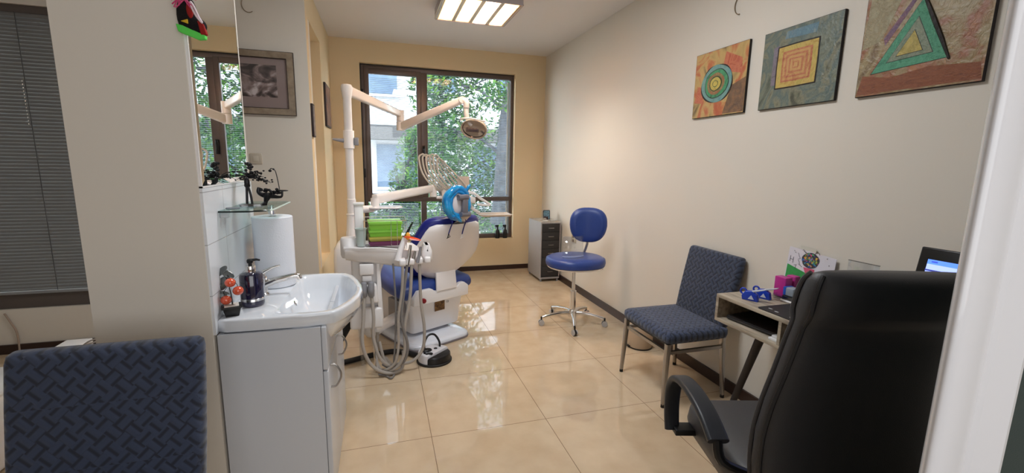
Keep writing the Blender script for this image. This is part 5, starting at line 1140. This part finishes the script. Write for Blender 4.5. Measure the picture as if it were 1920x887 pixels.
# instrument holder fingers
for k in range(4):
    x = .125+.058*k; y = 2.955+.035*k
    MB().box((x-.022, y-.065, .770-.004*k), (x+.022, y+.02, .815-.004*k), bev=.012).build('holder_finger', WP, t)
MB().loft([rect((.30, 3.10, z), (1, 0, 0), (0, 1, 0), w, d, .03) for z, w, d in ((.755, .05, .12), (.78, .075, .16), (.84, .07, .16), (.88, .04, .12))]).build('holder_end', WP, t, angle=50)
# upright bracket and cap on the left of the console
MB().box((-.178, 3.14, .885), (-.118, 3.17, 1.165), bev=.008).box((-.182, 3.13, 1.155), (-.112, 3.19, 1.172), bev=.004).build('upright_bracket', WP, t)
MB().lathe([(0, .80), (.05, .80), (.058, .82), (.058, .925), (.05, .938), (0, .942)], (-.215, 3.12, 0), n=32).build('pivot_cap', WP, t)
MB().loft([rr(-.215, -.03, 3.06, 3.24, .44, .02), rr(-.215, -.03, 3.05, 3.25, .60, .02), rr(-.205, -.01, 3.04, 3.26, .72, .02), rr(-.205, .03, 3.04, 3.26, .80, .02)]).build('console_stem', WP, t, angle=45)
MB().prism([(-.045, 3.01, .78), (-.02, 3.01, .78), (-.006, 3.01, .38), (-.04, 3.01, .38)], (0, .05, 0), bev=.006).build('stem_rib', WP, t)
MB().box((-.15, 2.985, .70), (-.06, 3.04, .775), bev=.006).box((-.135, 2.99, .655), (-.075, 3.03, .695), bev=.004).build('valve_block', WP, t)
MB().box((-.225, 3.0, .315), (-.01, 3.22, .465), bev=.018).build('lower_box', WP, t)
hb = MB().prism([(-.16, 2.98, .625), (-.045, 2.98, .635), (-.035, 2.98, .50), (-.15, 2.98, .50)], (0, .07, 0), bev=.015).build('suction_holder', WP, t)
for x in (-.125, -.078):
    MB().tube([(x, 2.965, .560), (x-.004, 2.955, .60), (x, 2.965, .645)], [.018, .024, .020], 14, smooth=3).ell((x, 2.967, .647), (.020, .020, .014)).build('suction_handle', GREYP, hb)
MB().tube([(-.11, 3.16, .34), (-.10, 3.22, .22), (.0, 3.36, .215), (.12, 3.53, .21)], [.050, .050, .044, .044], 20, smooth=4).build('link_tube', WP, t)
MB().tube([(-.16, 3.11, .32), (-.16, 3.11, .10), (-.155, 3.11, .012)], [.020, .016, .016], 12).build('drain_tube', ACRY, t)
MB().cyl((-.09, 3.0, .32), (-.065, 2.98, .006), .0055, n=8).build('chrome_rod', CHROME, t)
MB().tube([(-.25, 3.14, .38), (-.28, 3.12, .30), (-.36, 3.08, .18), (-.45, 3.05, .07), (-.50, 3.05, .045)], [.048, .050, .050, .045, .040], 16, smooth=5).build('corrugated_hose', RUBBER, t)
# hoses hanging from the console and looping near the floor (world metres, x, y, z)
def hose(pts, r, m=HOSE, nm='hose'): return MB().tube(pts, r, 10, smooth=6).build(nm, m, t)
hose([(.125, 2.90, .775), (.118, 2.90, .62), (.09, 2.90, .42), (.085, 2.90, .22), (.06, 2.90, .10), (.0, 2.92, .045), (-.04, 2.98, .03), (-.06, 3.05, .05)], .0095)
hose([(.185, 2.94, .77), (.17, 2.93, .55), (.13, 2.91, .35), (.125, 2.90, .18), (.08, 2.90, .075), (.0, 2.93, .03), (-.06, 3.0, .035), (-.05, 3.10, .25)], .011)
hose([(.24, 2.98, .765), (.245, 2.97, .5), (.265, 2.96, .30), (.25, 2.96, .15), (.18, 2.95, .075), (.09, 2.97, .055), (.0, 3.0, .06), (-.04, 3.05, .20)], .011)
hose([(.155, 2.92, .77), (.13, 2.91, .6), (.11, 2.90, .40), (.145, 2.90, .22), (.12, 2.91, .10), (.04, 2.93, .05), (-.02, 3.0, .05)], .010, HOSED)
hose([(.065, 2.95, .78), (.075, 2.93, .5), (.065, 2.92, .25), (.05, 2.93, .06), (.055, 2.93, .012)], .0065, HOSED)
hose([(-.125, 2.965, .56), (-.135, 2.93, .42), (-.145, 2.90, .25), (-.10, 2.90, .11), (-.02, 2.90, .04), (.06, 2.92, .02), (.11, 2.96, .035), (.12, 2.99, .14)], .0115)
hose([(-.078, 2.965, .56), (-.07, 2.94, .42), (-.075, 2.93, .28), (-.04, 2.92, .14), (.02, 2.94, .06), (.04, 3.0, .03), (.0, 3.10, .05)], .011)
hose([(-.05, 2.93, .012), (.0, 2.90, .010), (.03, 2.86, .009), (.05, 2.90, .010), (.06, 2.95, .012)], .006, HOSED)
# curing light and instruments in the holder
MB().tube([(.095, 2.94, .80), (.115, 2.95, .87), (.15, 2.97, .945)], [.022, .019, .021], 16).build('curing_light_body', WP, t)
MB().tube([(.150, 2.97, .945), (.165, 2.975, .985), (.20, 2.985, 1.05)], [.014, .009, .005], 12, smooth=3).build('curing_light_tip', BLACK, t)
for x, y, l, m_, r in ((.165, 2.925, .13, CHROME, .014), (.195, 2.945, .085, STEEL, .011), (.235, 2.965, .11, GREYP, .012)):
    MB().tube([(x-.01, y-.005, .775), (x+.005, y, .775+l*.5), (x+.015, y, .775+l)], [r, r*.9, r*.7], 14).build('instrument', m_, t)
# orange shield hung on the curing light
s_ = thing('curing_light_shield', 'translucent orange oval eye shield on the tip of the curing light', 'shield', (.175, 2.955, .95))
OR_ = mat('orange_acrylic_glow', (240, 90, 30), .1, trans=.5, emis=((240, 96, 30), .12))  # weak emission imitates light glowing through the orange plate
MB().ell((.195, 2.95, .945), (.058, .045, .006), Matrix.Rotation(.25, 4, 'Y') @ Matrix.Rotation(-.35, 4, 'X'), n=28, m=12).build('disc', OR_, s_)
MB().ell((.165, 2.95, .962), (.017, .017, .026), n=16).build('collar', mat('amber_glow_spot', (255, 190, 70), .15, trans=.3), s_)  # amber blob paints the bright glowing spot on the shield
# ---- things on the console
def cassette(label, z0, h_, cm):
    c = thing('instrument_box', label, 'box', (.02, 3.13, z0), .06, None)
    MB().loft([rect((0, 0, z), (1, 0, 0), (0, 1, 0), w, d, .008) for z, w, d in ((0, .205, .165), (h_-.016, .215, .175), (h_-.014, .222, .182), (h_, .222, .182))]).build('tray', cm, c, angle=40, world=False)
    MB().box((-.098, -.078, h_), (.098, .078, h_+.002)).build('lid', cm, c, world=False)
    return c
GR = mat('lime_green_plastic', (130, 196, 62), .35); z0 = .8835
cassette('dark purple tray box at the bottom of the pile on the dental console', z0, .030, mat('plum_plastic', (104, 40, 78), .4))
cassette('olive yellow tray box above the purple one on the dental console', z0+.0325, .030, mat('mustard_plastic', (176, 170, 74), .4))
cassette('lime green tray box directly above the yellow one', z0+.065, .044, GR)
cassette('lime green tray box at the top of the pile on the dental console', z0+.1115, .052, mat('lime_green_b', (138, 204, 68), .35))
# clear basket around the boxes
c = thing('wire_basket', 'chrome wire rack standing round the pile of green boxes', 'rack', (.02, 3.13, .883))
m = MB(); wy0, wy1 = 3.02, 3.245
for x in (.148, .160): m.cyl((x, wy0, .862), (x, wy0, 1.06), .0018, n=6).cyl((x, wy1, .862), (x, wy1, 1.06), .0018, n=6)
for x, y in ((-.115, wy0), (-.115, wy1), (.06, wy0), (.10, wy0)): m.cyl((x, y, .884), (x, y, 1.06), .0018, n=6)
m.tube([(-.115, wy0, 1.06), (.16, wy0, 1.06), (.16, wy1, 1.06), (-.115, wy1, 1.06)], .0025, 6, closed=True)
m.build('wires', CHROME, c)
c = thing('plastic_cup', 'frosted white plastic cup hanging beside the pile of green boxes', 'cup', (-.135, 3.08, .884))
MB().lathe([(0, .0005), (.026, .0005), (.036, .115), (.041, .118), (.0405, .122), (.034, .119), (.024, .004), (0, .004)], (-.135, 3.065, .884), n=32, sx=1).build('cup_wall', mat('frosted_plastic', (214, 226, 222), .3, trans=.35), c)
# ================================================================ FLOOR THINGS
c = thing('foot_pedal', 'round black and white foot pedal with a hoop on the floor', 'foot pedal', (.345, 3.08, 0), .25)
def circ(r, z, y0=None, y1=None, n=40):
    return [Vector((r*math.cos(a), r*.94*math.sin(a), z)) for a in [2*PI*k/n for k in range(n)]]
MB().lathe([(0, .0), (.128, 0), (.130, .003), (.130, .012), (.124, .016), (0, .016)], n=48, sy=.94).build('base', RUBBER, c, world=False)
def half(lo, hi, top, inset=0):
    pts = [(.120*math.cos(a), .112*math.sin(a)) for a in [lo+(hi-lo)*k/24 for k in range(25)]]
    b = MB(); rings = []
    for z, s_ in ((.014, 1.0), (top-.014, 1.0), (top-.004, .96), (top, .88)):
        cx = sum(p[0] for p in pts)/25; cy_ = sum(p[1] for p in pts)/25
        rings.append([Vector((cx+(x-cx)*s_, cy_+(y-cy_)*s_, z)) for x, y in pts])
    return b.loft(rings)
half(math.radians(12), math.radians(225), .080).build('white_cover', mat('pedal_white', (226, 224, 228), .3, coat=.3), c, world=False)
half(math.radians(-133), math.radians(11), .064).build('pedal_pad', BLACK, c, world=False)
MB().tube([(-.065, .02, .078), (-.06, .045, .125), (-.02, .075, .170), (.03, .075, .170), (.06, .055, .12), (.062, .045, .076)], .008, 10, smooth=5).build('hoop', BLACK, c, world=False)
MB().ell((-.055, .015, .083), (.042, .030, .016)).build('knob', BLACK, c, world=False)
MB().ell((.02, .025, .081), (.014, .013, .006)).build('button', BLACK, c, world=False)
MB().ell((-.055, -.040, .076), (.030, .018, .012)).build('side_button', BLACK, c, world=False)
MB().prism([(-.088, -.03, .012), (-.066, -.06, .012), (-.058, -.045, .081), (-.080, -.01, .085)], (-.012, -.010, 0), bev=.002).build('strap', BLACK, c, world=False)
o = MB().tube([(.235, 3.14, .022), (.15, 3.22, .021), (.05, 3.27, .021), (-.10, 3.24, .021), (-.25, 3.18, .021), (-.40, 3.14, .021), (-.60, 3.2, .021)], .019, 12, smooth=6).build('floor_hose', RUBBER, loc=(0, 3.25, 0))
tag(o, 'thick black hose running along the floor from the foot pedal to the left', 'hose')
# side-room things behind the near chair
c = thing('white_device', 'white box-shaped device with a slanted top on a stand, seen behind the near blue chair', 'device', (-1.95, 3.3, 0))
MB().prism([(-2.18, 3.2, 0), (-1.90, 3.2, 0), (-1.90, 3.2, .235), (-2.04, 3.2, .235), (-2.18, 3.2, .14)], (0, .30, 0), bev=.006).build('case', WHITEP, c)
o = MB()
for k in range(7):
    o.tube([(-1.897, 3.22+.02*k, .17+.008*k), (-1.82, 3.21+.02*k, .205+.012*k), (-1.74, 3.22+.02*k, .19+.012*k), (-1.66, 3.24+.02*k, .08), (-1.60, 3.26+.02*k, .01)], .0055, 7, smooth=5)
o = o.build('cable_bundle', HOSE, loc=(-1.75, 3.3, 0)); tag(o, 'bundle of pale cables looping from the white device beside the pier', 'cable')
o = MB().tube([pt(8, 588, Y=3.955), pt(20, 605, Y=3.955), pt(32, 625, Y=3.955), pt(37, 660, Y=3.95), pt(37, 690, Y=3.9)], .006, 8, smooth=5).build('wall_cable', mat('beige_cable', (170, 150, 134), .5), loc=(-2.6, 3.95, .2))
tag(o, 'thin beige cable hanging down the wall below the blinded window', 'cable')
c = thing('white_trolley', 'white cabinet edge at the far left behind the near blue chair', 'cabinet', (-1.95, 2.45, 0))
MB().box((-2.3, 2.3, .02), (-1.70, 2.75, .355), bev=.01).build('body', WHITEP, c)
MB().box((-2.3, 2.29, .36), (-1.69, 2.76, .375), bev=.004).build('top', WHITEP, c)
